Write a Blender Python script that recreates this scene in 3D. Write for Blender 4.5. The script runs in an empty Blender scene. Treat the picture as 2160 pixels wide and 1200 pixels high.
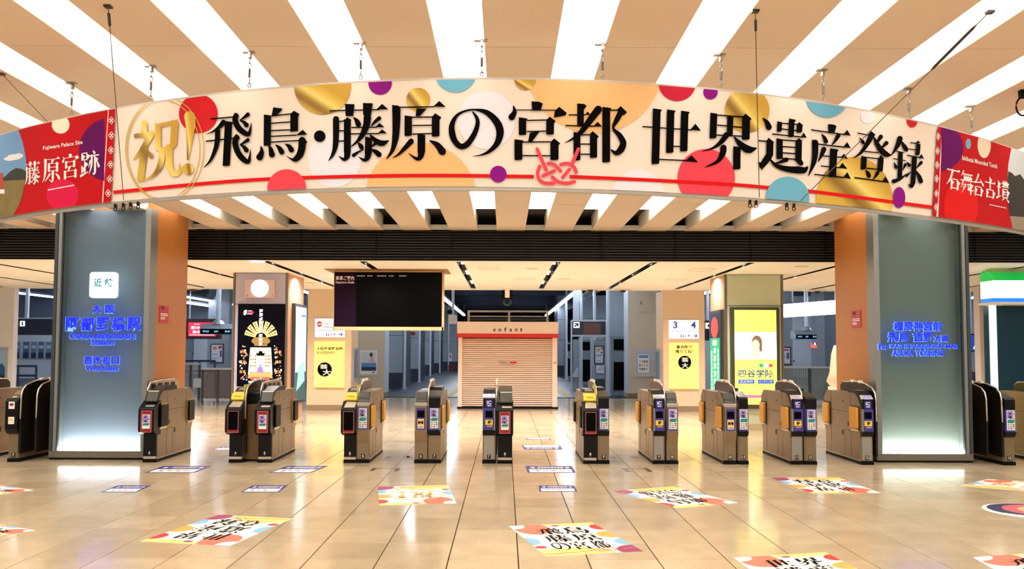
import bpy, bmesh, math, random
from mathutils import Vector, Matrix
from mathutils.geometry import tessellate_polygon
random.seed(7)
S = bpy.context.scene
COL = S.collection

# ------------------------------------------------------------------ camera
FOC, PPX, PPY, EYE = 1800.0, 1065.0, 641.0, 1.6          # pixels of a 2160 x 1200 frame, metres
PITCH, ROLL = math.radians(3.0), math.radians(0.2)
cam = bpy.data.objects.new('camera', bpy.data.cameras.new('camera'))
COL.objects.link(cam)
cam.data.sensor_width = 36.0
cam.data.lens = FOC / 2160 * 36.0
cam.data.shift_x = (1080 - PPX) / 2160
cam.data.shift_y = (PPY - 600) / 2160
cam.data.clip_end = 300
cam.matrix_world = Matrix.Translation((0, 0, EYE)) @ Matrix.Rotation(math.pi / 2 + PITCH, 4, 'X') @ Matrix.Rotation(ROLL, 4, 'Z')
S.camera = cam

# ------------------------------------------------------------------ world, exposure
w = bpy.data.worlds.new('world'); S.world = w; w.use_nodes = True
w.node_tree.nodes['Background'].inputs[0].default_value = (0.80, 0.88, 1.0, 1)
w.node_tree.nodes['Background'].inputs[1].default_value = 0.25
S.view_settings.view_transform = 'Standard'
S.view_settings.look = 'None'
S.view_settings.exposure = 0.2
S.view_settings.gamma = 1.0
S.view_settings.use_curve_mapping = False
S.cycles.use_light_tree = False; S.cycles.max_bounces = 7; S.cycles.diffuse_bounces = 4; S.cycles.glossy_bounces = 4; S.cycles.transparent_max_bounces = 6
CEIL_EMIT = 3.6        # luminous ceiling strips
TUBE_EMIT = 21.0       # platform fluorescent tubes
SLOT_WATT = 200.0       # downlights in the slots of the low ceiling

# ------------------------------------------------------------------ geometry helpers
def ray(px, py):
    a, b = (px - PPX) / FOC, (PPY - py) / FOC
    a, b = a * math.cos(ROLL) - b * math.sin(ROLL), a * math.sin(ROLL) + b * math.cos(ROLL)
    return Vector((a, math.cos(PITCH) - b * math.sin(PITCH), math.sin(PITCH) + b * math.cos(PITCH)))
def F(px, py, Y):                      # where a sight line meets the upright plane at distance Y
    d = ray(px, py); return d * (Y / d.y) + Vector((0, 0, EYE))
def G(px, py, Z=0.0):                  # where it meets the level plane at height Z
    d = ray(px, py); return d * ((Z - EYE) / d.z) + Vector((0, 0, EYE))

def lin(c):
    c = c / 255.0
    return c / 12.92 if c <= 0.04045 else ((c + 0.055) / 1.055) ** 2.4
def rgb(c): return (lin(c[0]), lin(c[1]), lin(c[2]), 1.0)
MATS = {}
def mat(name, c, rough=0.6, metal=0.0, emit=0.0, spec=0.5, noise=0.0, nscale=20.0, bump=0.0, ecol=None, coat=0.0):
    if name in MATS: return MATS[name]
    m = bpy.data.materials.new(name); m.use_nodes = True
    nt = m.node_tree; b = nt.nodes['Principled BSDF']
    b.inputs['Base Color'].default_value = rgb(c)
    b.inputs['Roughness'].default_value = rough
    b.inputs['Metallic'].default_value = metal
    b.inputs['Specular IOR Level'].default_value = spec
    b.inputs['Coat Weight'].default_value = coat
    if emit:
        b.inputs['Emission Color'].default_value = rgb(ecol or c)
        b.inputs['Emission Strength'].default_value = emit
        if emit < 2.5 and name != 'slot_lamp': m.cycles.emission_sampling = 'NONE'      # lit print and screens: found by bounced rays alone
    if noise or bump:
        tc = nt.nodes.new('ShaderNodeTexCoord')
        n = nt.nodes.new('ShaderNodeTexNoise'); n.inputs['Scale'].default_value = nscale; n.inputs['Detail'].default_value = 5
        nt.links.new(tc.outputs['Object'], n.inputs['Vector'])
        if noise:
            mx = nt.nodes.new('ShaderNodeMix'); mx.data_type = 'RGBA'
            mx.inputs[6].default_value = rgb([v * (1 - noise) for v in c])
            mx.inputs[7].default_value = rgb([min(255, v * (1 + noise * 0.6)) for v in c])
            nt.links.new(n.outputs['Fac'], mx.inputs[0]); nt.links.new(mx.outputs[2], b.inputs['Base Color'])
        if bump:
            bp = nt.nodes.new('ShaderNodeBump'); bp.inputs['Strength'].default_value = bump; bp.inputs['Distance'].default_value = 0.01
            nt.links.new(n.outputs['Fac'], bp.inputs['Height']); nt.links.new(bp.outputs['Normal'], b.inputs['Normal'])
    MATS[name] = m
    return m

def link(name, me, material, parent=None):
    o = bpy.data.objects.new(name, me); COL.objects.link(o)
    if material is not None and not me.materials: me.materials.append(material)
    if parent is not None: o.parent = parent
    return o
def tag(o, label, cat, group=None):
    o['label'] = label; o['category'] = cat
    if group: o['group'] = group
    return o
def struct(o):
    o['kind'] = 'structure'; return o
def thing(name, label, cat, loc=(0, 0, 0), group=None):
    o = bpy.data.objects.new(name, None); COL.objects.link(o)
    o.empty_display_size = 0.1
    o.location = loc; OFF[name_key(o)] = Vector(loc)
    return tag(o, label, cat, group)
OFF = {}
def name_key(o): return o.name
def off(parent):                       # world position of a parent (parents are never turned)
    v = Vector((0, 0, 0)); p = parent
    while p is not None:
        v += OFF.get(p.name, Vector((0, 0, 0))); p = p.parent
    return v

class MB:
    """collects shapes given in world coordinates; build() links them as one mesh object"""
    def __init__(s): s.v = []; s.f = []
    def add(s, vs, fs):
        n = len(s.v); s.v += [tuple(v) for v in vs]; s.f += [tuple(i + n for i in f) for f in fs]; return s
    def box(s, x0, x1, y0, y1, z0, z1):
        return s.add([(x0,y0,z0),(x1,y0,z0),(x1,y1,z0),(x0,y1,z0),(x0,y0,z1),(x1,y0,z1),(x1,y1,z1),(x0,y1,z1)],
                     [(3,2,1,0),(4,5,6,7),(0,1,5,4),(1,2,6,5),(2,3,7,6),(3,0,4,7)])
    def cbox(s, x0, x1, y0, y1, z0, z1, c=0.01):   # box with chamfered upright and top edges (front view rounded)
        prof = [(x0+c,z0),(x1-c,z0),(x1,z0+c),(x1,z1-c),(x1-c,z1),(x0+c,z1),(x0,z1-c),(x0,z0+c)]
        return s.ext_y(prof, y0, y1)
    def ext_y(s, prof, y0, y1):        # outline in x,z pushed along y
        n = len(prof); vs = [(x, y0, z) for x, z in prof] + [(x, y1, z) for x, z in prof]
        fs = [tuple(range(n)), tuple(range(2*n-1, n-1, -1))] + [(i+n, (i+1) % n + n, (i+1) % n, i) for i in range(n)]
        return s.add(vs, fs)
    def ext_x(s, prof, x0, x1):        # outline in y,z pushed along x
        n = len(prof); vs = [(x0, y, z) for y, z in prof] + [(x1, y, z) for y, z in prof]
        fs = [tuple(range(n-1, -1, -1)), tuple(range(n, 2*n))] + [(i, (i+1) % n, (i+1) % n + n, i+n) for i in range(n)]
        return s.add(vs, fs)
    def ext_z(s, prof, z0, z1):
        n = len(prof); vs = [(x, y, z0) for x, y in prof] + [(x, y, z1) for x, y in prof]
        fs = [tuple(range(n-1, -1, -1)), tuple(range(n, 2*n))] + [(i, (i+1) % n, (i+1) % n + n, i+n) for i in range(n)]
        return s.add(vs, fs)
    def tube(s, pts, r, n=8, cap=True):
        pts = [Vector(p) for p in pts]; rings = []
        for i, p in enumerate(pts):
            d = (pts[min(i+1, len(pts)-1)] - pts[max(i-1, 0)]).normalized()
            u = d.cross(Vector((0, 0, 1)))
            if u.length < 1e-3: u = d.cross(Vector((1, 0, 0)))
            u.normalize(); q = d.cross(u); rr = r[i] if isinstance(r, (list, tuple)) else r
            rings.append([p + (u * math.cos(2*math.pi*k/n) + q * math.sin(2*math.pi*k/n)) * rr for k in range(n)])
        vs = [v for rg in rings for v in rg]; fs = []
        for i in range(len(rings) - 1):
            for k in range(n):
                fs.append((i*n+k, i*n+(k+1) % n, (i+1)*n+(k+1) % n, (i+1)*n+k))
        if cap: fs += [tuple(range(n-1, -1, -1)), tuple(range((len(rings)-1)*n, len(rings)*n))]
        return s.add(vs, fs)
    def lathe(s, prof, c, n=20, axis='Z'):         # profile (r, h) about an axis through c
        vs = []; fs = []
        for r, h in prof:
            for k in range(n):
                a = 2*math.pi*k/n; ca, sa = math.cos(a)*r, math.sin(a)*r
                vs.append((c[0]+ca, c[1]+sa, c[2]+h) if axis == 'Z' else (c[0]+ca, c[1]-h, c[2]+sa))
        for i in range(len(prof)-1):
            for k in range(n): fs.append((i*n+k, i*n+(k+1) % n, (i+1)*n+(k+1) % n, (i+1)*n+k))
        fs += [tuple(range(n-1, -1, -1)), tuple(range((len(prof)-1)*n, len(prof)*n))]
        return s.add(vs, fs)
    def build(s, name, material, parent=None, smooth=False):
        o0 = off(parent) if parent is not None else Vector((0, 0, 0))
        me = bpy.data.meshes.new(name)
        me.from_pydata([(v[0]-o0.x, v[1]-o0.y, v[2]-o0.z) for v in s.v], [], s.f); me.validate(); me.update()
        bm = bmesh.new(); bm.from_mesh(me); bmesh.ops.recalc_face_normals(bm, faces=bm.faces); bm.to_mesh(me); bm.free()
        if smooth:
            for p in me.polygons: p.use_smooth = True
        return link(name, me, material, parent)

def pbox(x0, y0, x1, y1, Y, depth):    # a box whose front face at distance Y spans the given frame rectangle
    a, b = F(x0, y1, Y), F(x1, y0, Y)
    return (a.x, b.x, Y, Y + depth, a.z, b.z)

# ------------------------------------------------------------------ flat print: 2-D shapes laid on a surface
def circ(cx, cy, rx, ry=None, n=40, a0=0, a1=2*math.pi):
    ry = rx if ry is None else ry
    return [(cx + rx*math.cos(a0+(a1-a0)*k/n), cy + ry*math.sin(a0+(a1-a0)*k/n)) for k in range(n)]
def rect(x0, y0, x1, y1): return [(x0, y0), (x1, y0), (x1, y1), (x0, y1)]
def ring(cx, cy, rx, ry, t, n=64, a0=0.0, a1=2*math.pi):
    vs = []; fs = []
    for k in range(n+1):
        a = a0 + (a1-a0)*k/n
        vs += [(cx+(rx-t/2)*math.cos(a), cy+(ry-t/2)*math.sin(a)), (cx+(rx+t/2)*math.cos(a), cy+(ry+t/2)*math.sin(a))]
        if k: fs.append((2*k-2, 2*k-1, 2*k+1, 2*k))
    return vs, fs
def clip(poly, x0=0.0, y0=0.0, x1=1.0, y1=1.0):    # convex outline cut by a rectangle
    for ax, lim, sg in ((0, x0, 1), (0, x1, -1), (1, y0, 1), (1, y1, -1)):
        out = []
        for i, p in enumerate(poly):
            q = poly[(i+1) % len(poly)]; dp = (p[ax]-lim)*sg; dq = (q[ax]-lim)*sg
            if dp >= 0: out.append(p)
            if dp * dq < 0:
                t = dp/(dp-dq); out.append((p[0]+(q[0]-p[0])*t, p[1]+(q[1]-p[1])*t))
        poly = out
        if not poly: return []
    return poly
def polys(*ps):
    vs = []; fs = []
    for p in ps:
        if len(p) < 3: continue
        n = len(vs); vs += list(p)
        for t in tessellate_polygon([[Vector((a, b, 0)) for a, b in p]]): fs.append(tuple(i+n for i in t))
    return vs, fs
def merge(*arts):
    vs = []; fs = []
    for v, f in arts:
        n = len(vs); vs += list(v); fs += [tuple(i+n for i in t) for t in f]
    return vs, fs
_TX = {}
def raw_text(s, bold=0.0):
    k = (s, bold)
    if k in _TX: return _TX[k]
    c = bpy.data.curves.new('lettering', 'FONT'); c.body = s; c.offset = bold; c.resolution_u = 3
    o = bpy.data.objects.new('lettering', c); COL.objects.link(o)
    me = bpy.data.meshes.new_from_object(o)
    vs = [(v.co.x, v.co.y) for v in me.vertices]; fs = [tuple(p.vertices) for p in me.polygons]
    bpy.data.objects.remove(o); bpy.data.curves.remove(c); bpy.data.meshes.remove(me)
    x0, x1 = min(v[0] for v in vs), max(v[0] for v in vs); y0, y1 = min(v[1] for v in vs), max(v[1] for v in vs)
    _TX[k] = ([((x-x0)/(x1-x0), (y-y0)/(y1-y0)) for x, y in vs], fs)
    return _TX[k]
def text(s, x0, y0, x1, y1, bold=0.0):
    vs, fs = raw_text(s, bold)
    return [(x0+(x1-x0)*u, y0+(y1-y0)*v) for u, v in vs], fs
def vtext(s, x0, y0, x1, y1, bold=0.0):            # one character under another
    h = (y1-y0)/len(s)
    return merge(*[text(ch, x0, y1-h*(i+0.94), x1, y1-h*(i+0.06), bold) for i, ch in enumerate(s)])
def quad_map(p00, p10, p11, p01):
    p00, p10, p11, p01 = map(Vector, (p00, p10, p11, p01))
    n = (p10-p00).cross(p01-p00).normalized()
    def m(u, v, h): return p00*(1-u)*(1-v) + p10*u*(1-v) + p11*u*v + p01*(1-u)*v + n*h
    return m
def face_map(x0, x1, Y, z0, z1): return quad_map((x0, Y, z0), (x1, Y, z0), (x1, Y, z1), (x0, Y, z1))
WHOLE = {'lettering', 'headline', 'caption', 'heading', 'number', 'warning_text', 'ic_lettering', 'screen_text', 'disc_lettering', 'shutter_label', 'character', 'white_character', 'gold_character', 'knot_cord', 'red_cord', 'print_cord', 'gold_ring', 'hair', 'face', 'face_ring',
         'pictogram', 'poster_figure', 'warning_figure', 'figure', 'dial_ring', 'gold_ring', 'sea', 'hills', 'arc_white', 'arc_lower', 'emblem', 'stage_crown', 'arrow', 'photo_cloud'}
def islands(art):
    vs, fs = art; par = list(range(len(vs)))
    def find(i):
        while par[i] != i: par[i] = par[par[i]]; i = par[i]
        return i
    for f in fs:
        for i in f[1:]: par[find(i)] = find(f[0])
    gr = {}
    for f in fs: gr.setdefault(find(f[0]), []).append(f)
    out = []
    for fl in gr.values():
        ids = sorted({i for f in fl for i in f}); mp_ = {i: k for k, i in enumerate(ids)}
        out.append(([vs[i] for i in ids], [tuple(mp_[i] for i in f) for f in fl]))
    return out
def lay(name, art, mp, h, material, parent=None, thick=0.0):
    if name not in WHOLE:
        isl = islands(art)
        if len(isl) > 1:
            for a in isl: lay1(name, a, mp, h, material, parent, thick)
            return None
    return lay1(name, art, mp, h, material, parent, thick)
def lay1(name, art, mp, h, material, parent=None, thick=0.0):
    """put a flat art on a surface at height h; thick gives it sides"""
    vs, fs = art
    if not fs: return None
    b = MB(); b.add([mp(u, v, h) for u, v in vs], fs)
    if thick:
        n = len(vs); cnt = {}
        for f in fs:
            for i in range(len(f)):
                e = (f[i], f[(i+1) % len(f)]); cnt[e] = 1
        b.v += [tuple(mp(u, v, h-thick)) for u, v in vs]
        for (a, c) in list(cnt):
            if (c, a) not in cnt: b.f.append((a, c, c+n, a+n))
    o0 = off(parent) if parent is not None else Vector((0, 0, 0))
    me = bpy.data.meshes.new(name); me.from_pydata([tuple(Vector(v)-o0) for v in b.v], [], b.f); me.update()
    return link(name, me, material, parent)

# ------------------------------------------------------------------ materials
def tile_material(name, c1, c2, rough):
    m = bpy.data.materials.new(name); m.use_nodes = True; nt = m.node_tree; b = nt.nodes['Principled BSDF']
    N = nt.nodes.new; L = nt.links.new
    oi = N('ShaderNodeObjectInfo'); ge = N('ShaderNodeNewGeometry')
    ad = N('ShaderNodeMath'); ad.operation = 'ADD'; L(oi.outputs['Random'], ad.inputs[0]); L(ge.outputs['Random Per Island'], ad.inputs[1])
    fr = N('ShaderNodeMath'); fr.operation = 'FRACT'; L(ad.outputs[0], fr.inputs[0])
    mx = N('ShaderNodeMix'); mx.data_type = 'RGBA'; mx.inputs[6].default_value = rgb(c1); mx.inputs[7].default_value = rgb(c2); L(fr.outputs[0], mx.inputs[0])
    n = N('ShaderNodeTexNoise'); n.inputs['Scale'].default_value = 55; n.inputs['Detail'].default_value = 6; L(ge.outputs['Position'], n.inputs['Vector'])
    n2 = N('ShaderNodeTexNoise'); n2.inputs['Scale'].default_value = 3.5; n2.inputs['Detail'].default_value = 4; L(ge.outputs['Position'], n2.inputs['Vector'])
    av = N('ShaderNodeMath'); av.operation = 'ADD'; L(n.outputs['Fac'], av.inputs[0]); L(n2.outputs['Fac'], av.inputs[1])
    rm = N('ShaderNodeMapRange'); rm.inputs[1].default_value = 0.7; rm.inputs[2].default_value = 1.3; rm.inputs[3].default_value = 0.86; rm.inputs[4].default_value = 1.1; L(av.outputs[0], rm.inputs[0])
    hs = N('ShaderNodeHueSaturation'); L(mx.outputs[2], hs.inputs['Color']); L(rm.outputs[0], hs.inputs['Value'])
    L(hs.outputs[0], b.inputs['Base Color'])
    rr = N('ShaderNodeMapRange'); rr.inputs[3].default_value = rough*0.8; rr.inputs[4].default_value = rough*1.3; L(n2.outputs['Fac'], rr.inputs[0]); L(rr.outputs[0], b.inputs['Roughness'])
    MATS[name] = m; return m
TILE = tile_material('polished_beige_tile', (206, 186, 154), (190, 170, 138), 0.13)
M_GROUT = mat('tile_joint', (54, 40, 24), 0.9, spec=0.1)
M_DARKFLOOR = mat('dark_platform_floor', (30, 40, 60), 0.35, noise=0.2, nscale=3)
M_TAN = mat('tan_ceiling_panel', (230, 208, 186), 0.6, noise=0.04, nscale=40)
M_REVEAL = mat('white_reveal', (226, 222, 214), 0.6)
M_VOID = mat('dark_ceiling_void', (40, 34, 28), 0.8)
M_LIGHT = mat('luminous_panel', (255, 252, 246), 0.5, emit=CEIL_EMIT)
M_BLACK = mat('black_metal', (9, 9, 10), 0.5, spec=0.15)
M_SLAT = mat('louvre_edge', (84, 79, 76), 0.5, spec=0.3)
M_CREAM = mat('cream_ceiling', (254, 248, 240), 0.55)
M_STEEL = mat('brushed_steel', (176, 174, 168), 0.28, metal=0.85)
M_ORANGE = mat('orange_side_panel', (192, 122, 58), 0.4, noise=0.04, nscale=6)
M_WHITE = mat('white_print', (246, 246, 244), 0.5, spec=0.15)
M_INK = mat('black_print', (6, 5, 6), 0.6, spec=0.04)

# ------------------------------------------------------------------ floor
TS = 0.5305; JX = 0.108; JY = 6.589
floor = struct(MB().box(-20, 20, -8, 28.3, -0.14, -0.004).build('floor', M_GROUT))
def tile_mesh():
    g, h = 0.0022, 0.002
    b = MB(); a = TS/2 - 0.0036; c = TS/2 - 0.0026
    b.add([(-a,-c,-0.0035),(a,-c,-0.0035),(a,c,-0.0035),(-a,c,-0.0035),(-a+h,-c+h,0),(a-h,-c+h,0),(a-h,c-h,0),(-a+h,c-h,0)],
          [(4,5,6,7),(0,1,5,4),(1,2,6,5),(2,3,7,6),(3,0,4,7)])
    me = bpy.data.meshes.new('floor_tile'); me.from_pydata(b.v, [], b.f); me.materials.append(TILE); return me
TM = tile_mesh()
rest = MB(); near = []
for j in range(-28, 42):
    for i in range(-38, 38):
        cx, cy = JX + (i + 0.5)*TS, JY + (j + 0.5)*TS
        if abs(cx) > 19.7 or cy < -7.6 or cy > 28.0: continue
        if 6.0 < cy < 12.1 and abs(cx) < 0.62*cy + 0.2: near.append((cy, cx))
        else: rest.add([(v.co.x+cx, v.co.y+cy, v.co.z) for v in TM.vertices], [tuple(p.vertices) for p in TM.polygons])
near.sort()
for cy, cx in near[300:]: rest.add([(v.co.x+cx, v.co.y+cy, v.co.z) for v in TM.vertices], [tuple(p.vertices) for p in TM.polygons])
for cy, cx in near[:300]:
    o = bpy.data.objects.new('floor_tile', TM); COL.objects.link(o); o.parent = floor; o.location = (cx, cy, 0)
me = bpy.data.meshes.new('floor_tile'); me.from_pydata(rest.v, [], rest.f); me.materials.append(TILE)
r = bpy.data.objects.new('floor_tile', me); COL.objects.link(r); r.parent = floor; r['kind'] = 'stuff'
pf = struct(MB().box(-30, 30, 28.3, 95, -0.14, -0.002).build('floor_platform', M_DARKFLOOR))
pf['label'] = 'dark blue grey platform floor behind the kiosk'
M_TACT = mat('yellow_tactile_strip', (206, 176, 92), 0.6)
M_PALE = mat('pale_grey_floor_strip', (150, 160, 176), 0.4)
for px0, px1, yy0, yy1, mm in ((1172, 1182, 28.4, 45, M_PALE), (1192, 1206, 28.4, 45, M_TACT), (938, 950, 28.4, 45, M_TACT), (953, 964, 28.4, 45, M_PALE)):
    a, b = G(px0, 838).x, G(px1, 838).x
    MB().box(a, b, yy0, yy1, -0.002, 0.004).build('tactile_strip', mm, pf)

# ------------------------------------------------------------------ high ceiling of beams and luminous strips
ZC, BP, BW, BX = 3.61, 0.80, 0.478, 0.098
ceiling = struct(MB().box(-14, 14, -8, 14.9, ZC+0.24, ZC+0.3).build('ceiling', M_VOID))
seams = [-8, -5.0, -1.9, 1.2, 3.4, 5.6, 8.7, 11.8, 14.0, 14.46]
pm = {}
for k in range(-15, 16):
    cx = BX + k*BP
    for a, b in zip(seams[:-1], seams[1:]):
        L = b - a
        if L not in pm:
            q = MB().box(-BW/2, BW/2, 0.003, L-0.003, 0, 0.02)
            me = bpy.data.meshes.new('ceiling_panel'); me.from_pydata(q.v, [], q.f); me.materials.append(M_TAN); pm[L] = me
        o = bpy.data.objects.new('ceiling_panel', pm[L]); COL.objects.link(o); o.parent = ceiling; o.location = (cx, a, ZC)
    MB().box(cx-BW/2+0.004, cx+BW/2-0.004, -8, 14.44, ZC+0.02, ZC+0.24).build('recess_side', M_REVEAL, ceiling)
lm = {}
lseams = [-8, -6.2, -4.4, -2.6, -0.8, 1.0, 2.8, 4.6, 6.4, 8.2, 10.0, 11.75, 13.3]
for k in range(-15, 15):
    c = BX + (k+0.5)*BP; hw = (BP-BW)/2 + 0.004
    for a, b in zip(lseams[:-1], lseams[1:]):
        L = round(b - a, 3)
        if L not in lm:
            q = MB().box(-hw, hw, 0.014, L-0.014, 0, 0.012)
            me = bpy.data.meshes.new('light_panel'); me.from_pydata(q.v, [], q.f); me.materials.append(M_LIGHT); lm[L] = me
        o = bpy.data.objects.new('light_panel', lm[L]); COL.objects.link(o); o.parent = ceiling; o.location = (c, a, ZC+0.18)
    MB().box(c-hw, c+hw, 14.3, 14.44, ZC+0.005, ZC+0.075).build('recess_end', M_REVEAL, ceiling)

# ------------------------------------------------------------------ black louvre band and low cream ceiling
ZL, YL, YE = 3.114, 14.5, 22.1
louvre = struct(MB().box(-20, 20, YL+0.05, YL+0.12, ZL-0.01, ZC+0.3).build('trim_1', M_BLACK))
louvre['label'] = 'black horizontal louvre band between the two ceilings'
n = 11
for i in range(n):
    z = ZL + 0.012 + i*(ZC-ZL-0.03)/(n-1)
    MB().add([(-20,YL,z),(20,YL,z),(20,YL+0.06,z+0.018),(-20,YL+0.06,z+0.018),(-20,YL,z+0.01),(20,YL,z+0.01),(20,YL+0.06,z+0.028),(-20,YL+0.06,z+0.028)],
             [(0,1,2,3),(4,5,6,7),(0,1,5,4),(3,2,6,7),(0,3,7,4),(1,2,6,5)]).build('louvre_slat', M_SLAT, louvre)
for k in range(-6, 7):
    MB().box(k*1.28+0.35, k*1.28+0.362, YL-0.004, YL+0.05, ZL, ZC).build('louvre_joint', M_BLACK, louvre)
low = struct(MB().box(-20, 20, YL+0.12, YE, ZL+0.25, ZL+0.4).build('ceiling_low', M_VOID))
low['label'] = 'low cream ceiling above the ticket gates with dark slots'
SP, SX, SW = 1.7, 0.06+0.85, 0.125
sx = [SX + SP*k for k in range(-12, 12)]
M_LAMP = mat('slot_lamp', (255, 250, 240), 0.5, emit=2.0)
for a, b in zip(sx[:-1], sx[1:]):
    for y0, y1 in ((YL+0.1, 18.3), (18.3, YE)):
        MB().box(a+SW/2, b-SW/2, y0+0.002, y1-0.002, ZL, ZL+0.02).build('ceiling_panel', M_CREAM, low)
for x in sx:
    for y0, y1 in ((YL+0.1, 14.85), (21.6, YE)):
        MB().box(x-SW/2-0.001, x+SW/2+0.001, y0, y1, ZL, ZL+0.02).build('ceiling_panel', M_CREAM, low)
    sl = MB().box(x-SW/2, x+SW/2, 14.85, 21.6, ZL+0.1, ZL+0.11).build('ceiling_slot', M_BLACK, low)
    MB().box(x-SW/2-0.01, x-SW/2, 14.85, 21.6, ZL+0.001, ZL+0.1).build('slot_side', M_BLACK, low)
    MB().box(x+SW/2, x+SW/2+0.01, 14.85, 21.6, ZL+0.001, ZL+0.1).build('slot_side', M_BLACK, low)
    if abs(x) > 11: continue
    for y in (15.2, 15.9, 17.6, 18.1, 20.2, 20.7):
        q = MB().box(x-0.035, x+0.035, y, y+0.09, ZL+0.07, ZL+0.098)
        q.build('slot_lamp', M_LAMP, low)
    for y in (15.6, 17.8, 19.8):
        if x > 6 and y < 17: continue
        ld = bpy.data.lights.new('slot_downlight', 'SPOT'); ld.energy = SLOT_WATT; ld.color = (1.0, 0.93, 0.86)
        ld.spot_size = math.radians(150); ld.spot_blend = 1.0; ld.shadow_soft_size = 0.05
        lo = bpy.data.objects.new('slot_downlight', ld); COL.objects.link(lo); lo.location = (x, y, ZL+0.05)
M_WARMLAMP = mat('downlight_disc', (255, 248, 240), 0.5, emit=8)
M_RIM = mat('lamp_rim', (236, 214, 186), 0.5)
# flush fittings of the low ceiling
fit = [(543, 551, 1), (1190, 588, 0), (905, 590, 0), (1690, 562, 0), (1122, 566, 0), (655, 596, 0)]
for i, (px, py, lit) in enumerate(fit):
    p = G(px, py, ZL)
    o = MB().lathe([(0.13, -0.008), (0.13, 0.0)] if not lit else [(0.12, -0.01), (0.13, 0.0)], p, 20).build('ceiling_fitting', M_WARMLAMP if lit else M_RIM)
    tag(o, 'bright round flush lamp in the low ceiling above the clock pillar' if lit else
        ['', 'round cream cover between the middle dark slots', 'round cream cover left of the departure board corner', 'round cream cover near the right orange column',
         'tiny round detector in the middle of the cream ceiling', 'round cream cover left of the departure board'][i], 'ceiling fitting')
for i, (x0, y0, x1, y1) in enumerate(((1090, 586, 1130, 589), (1462, 566, 1512, 571), (1410, 588, 1450, 592), (1010, 564, 1053, 568))):
    a, b = G(x0, y0, ZL), G(x1, y0, ZL); c = G(x1, y1, ZL)
    fr = MB(); y_a, y_b = c.y, a.y
    fr.box(a.x, b.x, y_a, y_a+0.03, ZL-0.006, ZL).box(a.x, b.x, y_b-0.03, y_b, ZL-0.006, ZL)
    fr.box(a.x, a.x+0.02, y_a, y_b, ZL-0.006, ZL).box(b.x-0.02, b.x, y_a, y_b, ZL-0.006, ZL)
    tag(fr.build('access_hatch', M_RIM), ['flat framed hatch right of the ceiling centre line', 'flat framed hatch left of the yellow advertisement pillar, nearer one',
        'flat framed hatch left of the yellow advertisement pillar, farther one', 'flat framed hatch beside the departure board'][i], 'hatch')
# dark platform roof
M_PROOF = mat('dark_platform_roof', (34, 40, 52), 0.8, noise=0.3, nscale=1.5)
pr = struct(MB().box(-30, 30, YE+0.02, 95, 4.9, 5.1).build('ceiling_platform', M_PROOF)); pr['label'] = 'dark platform roof beyond the cream ceiling'
M_BEAM = mat('roof_beam', (62, 70, 84), 0.7)
for k in range(9):
    y = 26 + k*5.5
    MB().box(-30, 30, y, y+0.18, 4.62, 4.9).build('roof_beam', M_BEAM, pr)
for x in (-26, -18.4, -11.6, 8.9, 12.5, 19, 26):
    MB().box(x, x+0.2, YE+0.3, 80, 4.66, 4.9).build('roof_beam', M_BEAM, pr)
struct(MB().box(-30, 30, YE+0.02, YE+0.1, ZL+0.4, 5.1).build('wall_bulkhead', M_PROOF))
M_FARWALL = mat('far_end_wall', (70, 80, 98), 0.7)
struct(MB().box(-30, 30, 92, 92.3, 0, 5.0).build('wall_far', M_FARWALL))

def X_at(px, py, X):                   # where a sight line meets the upright plane x = X
    d = ray(px, py); return d * (X / d.x) + Vector((0, 0, EYE))
def glass_mat(name, tint, rough=0.03, base=0.04):
    m = bpy.data.materials.new(name); m.use_nodes = True; nt = m.node_tree
    nt.nodes.remove(nt.nodes['Principled BSDF']); out = nt.nodes['Material Output']
    t = nt.nodes.new('ShaderNodeBsdfTransparent'); t.inputs[0].default_value = rgb(tint)
    g = nt.nodes.new('ShaderNodeBsdfGlossy'); g.inputs['Roughness'].default_value = rough
    fz = nt.nodes.new('ShaderNodeFresnel'); fz.inputs[0].default_value = 1.22
    ad = nt.nodes.new('ShaderNodeMath'); ad.operation = 'ADD'; ad.inputs[1].default_value = base; nt.links.new(fz.outputs[0], ad.inputs[0])
    mx = nt.nodes.new('ShaderNodeMixShader'); nt.links.new(ad.outputs[0], mx.inputs[0]); nt.links.new(t.outputs[0], mx.inputs[1]); nt.links.new(g.outputs[0], mx.inputs[2])
    nt.links.new(mx.outputs[0], out.inputs[0]); MATS[name] = m; return m
def scrib(x0, y0, x1, y1, n):          # unreadable small print: a row of uneven blocks
    w = (x1-x0)/n; h = y1-y0; ps = []
    for i in range(n):
        a = x0+i*w; k = random.random()
        ps += [rect(a+.08*w, y0+h*random.uniform(0, .15), a+.4*w, y1-h*random.uniform(0, .2)), rect(a+.45*w, y0+h*random.uniform(.1, .3), a+.86*w, y0+h*.5), rect(a+.48*w, y0+h*.62, a+.9*w, y1-h*random.uniform(0, .1))]
    return polys(*ps)
def vscrib(x0, y0, x1, y1, n):
    h = (y1-y0)/n
    return merge(*[scrib(x0, y1-h*(i+.94), x1, y1-h*(i+.06), 1) for i in range(n)])
M_GLASS = glass_mat('clear_glass_sheet', (240, 248, 248), 0.08, 0.0)
M_BACKL = mat('grey_blue_back_panel', (138, 144, 166), 0.5)
M_BACKR = mat('grey_green_back_panel', (140, 144, 140), 0.5)
M_LED = mat('led_strip', (255, 253, 240), 0.5, emit=24)
M_BLUE = mat('blue_led_letter', (6, 20, 255), 0.5, emit=1.3)
M_HALO = mat('letter_halo_glow', (120, 190, 255), 0.5, emit=0.55)  # halo of light round the blue letters, drawn as a pale glowing copy
M_LOGO = mat('white_light_box', (246, 252, 255), 0.5, emit=1.5)
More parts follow.
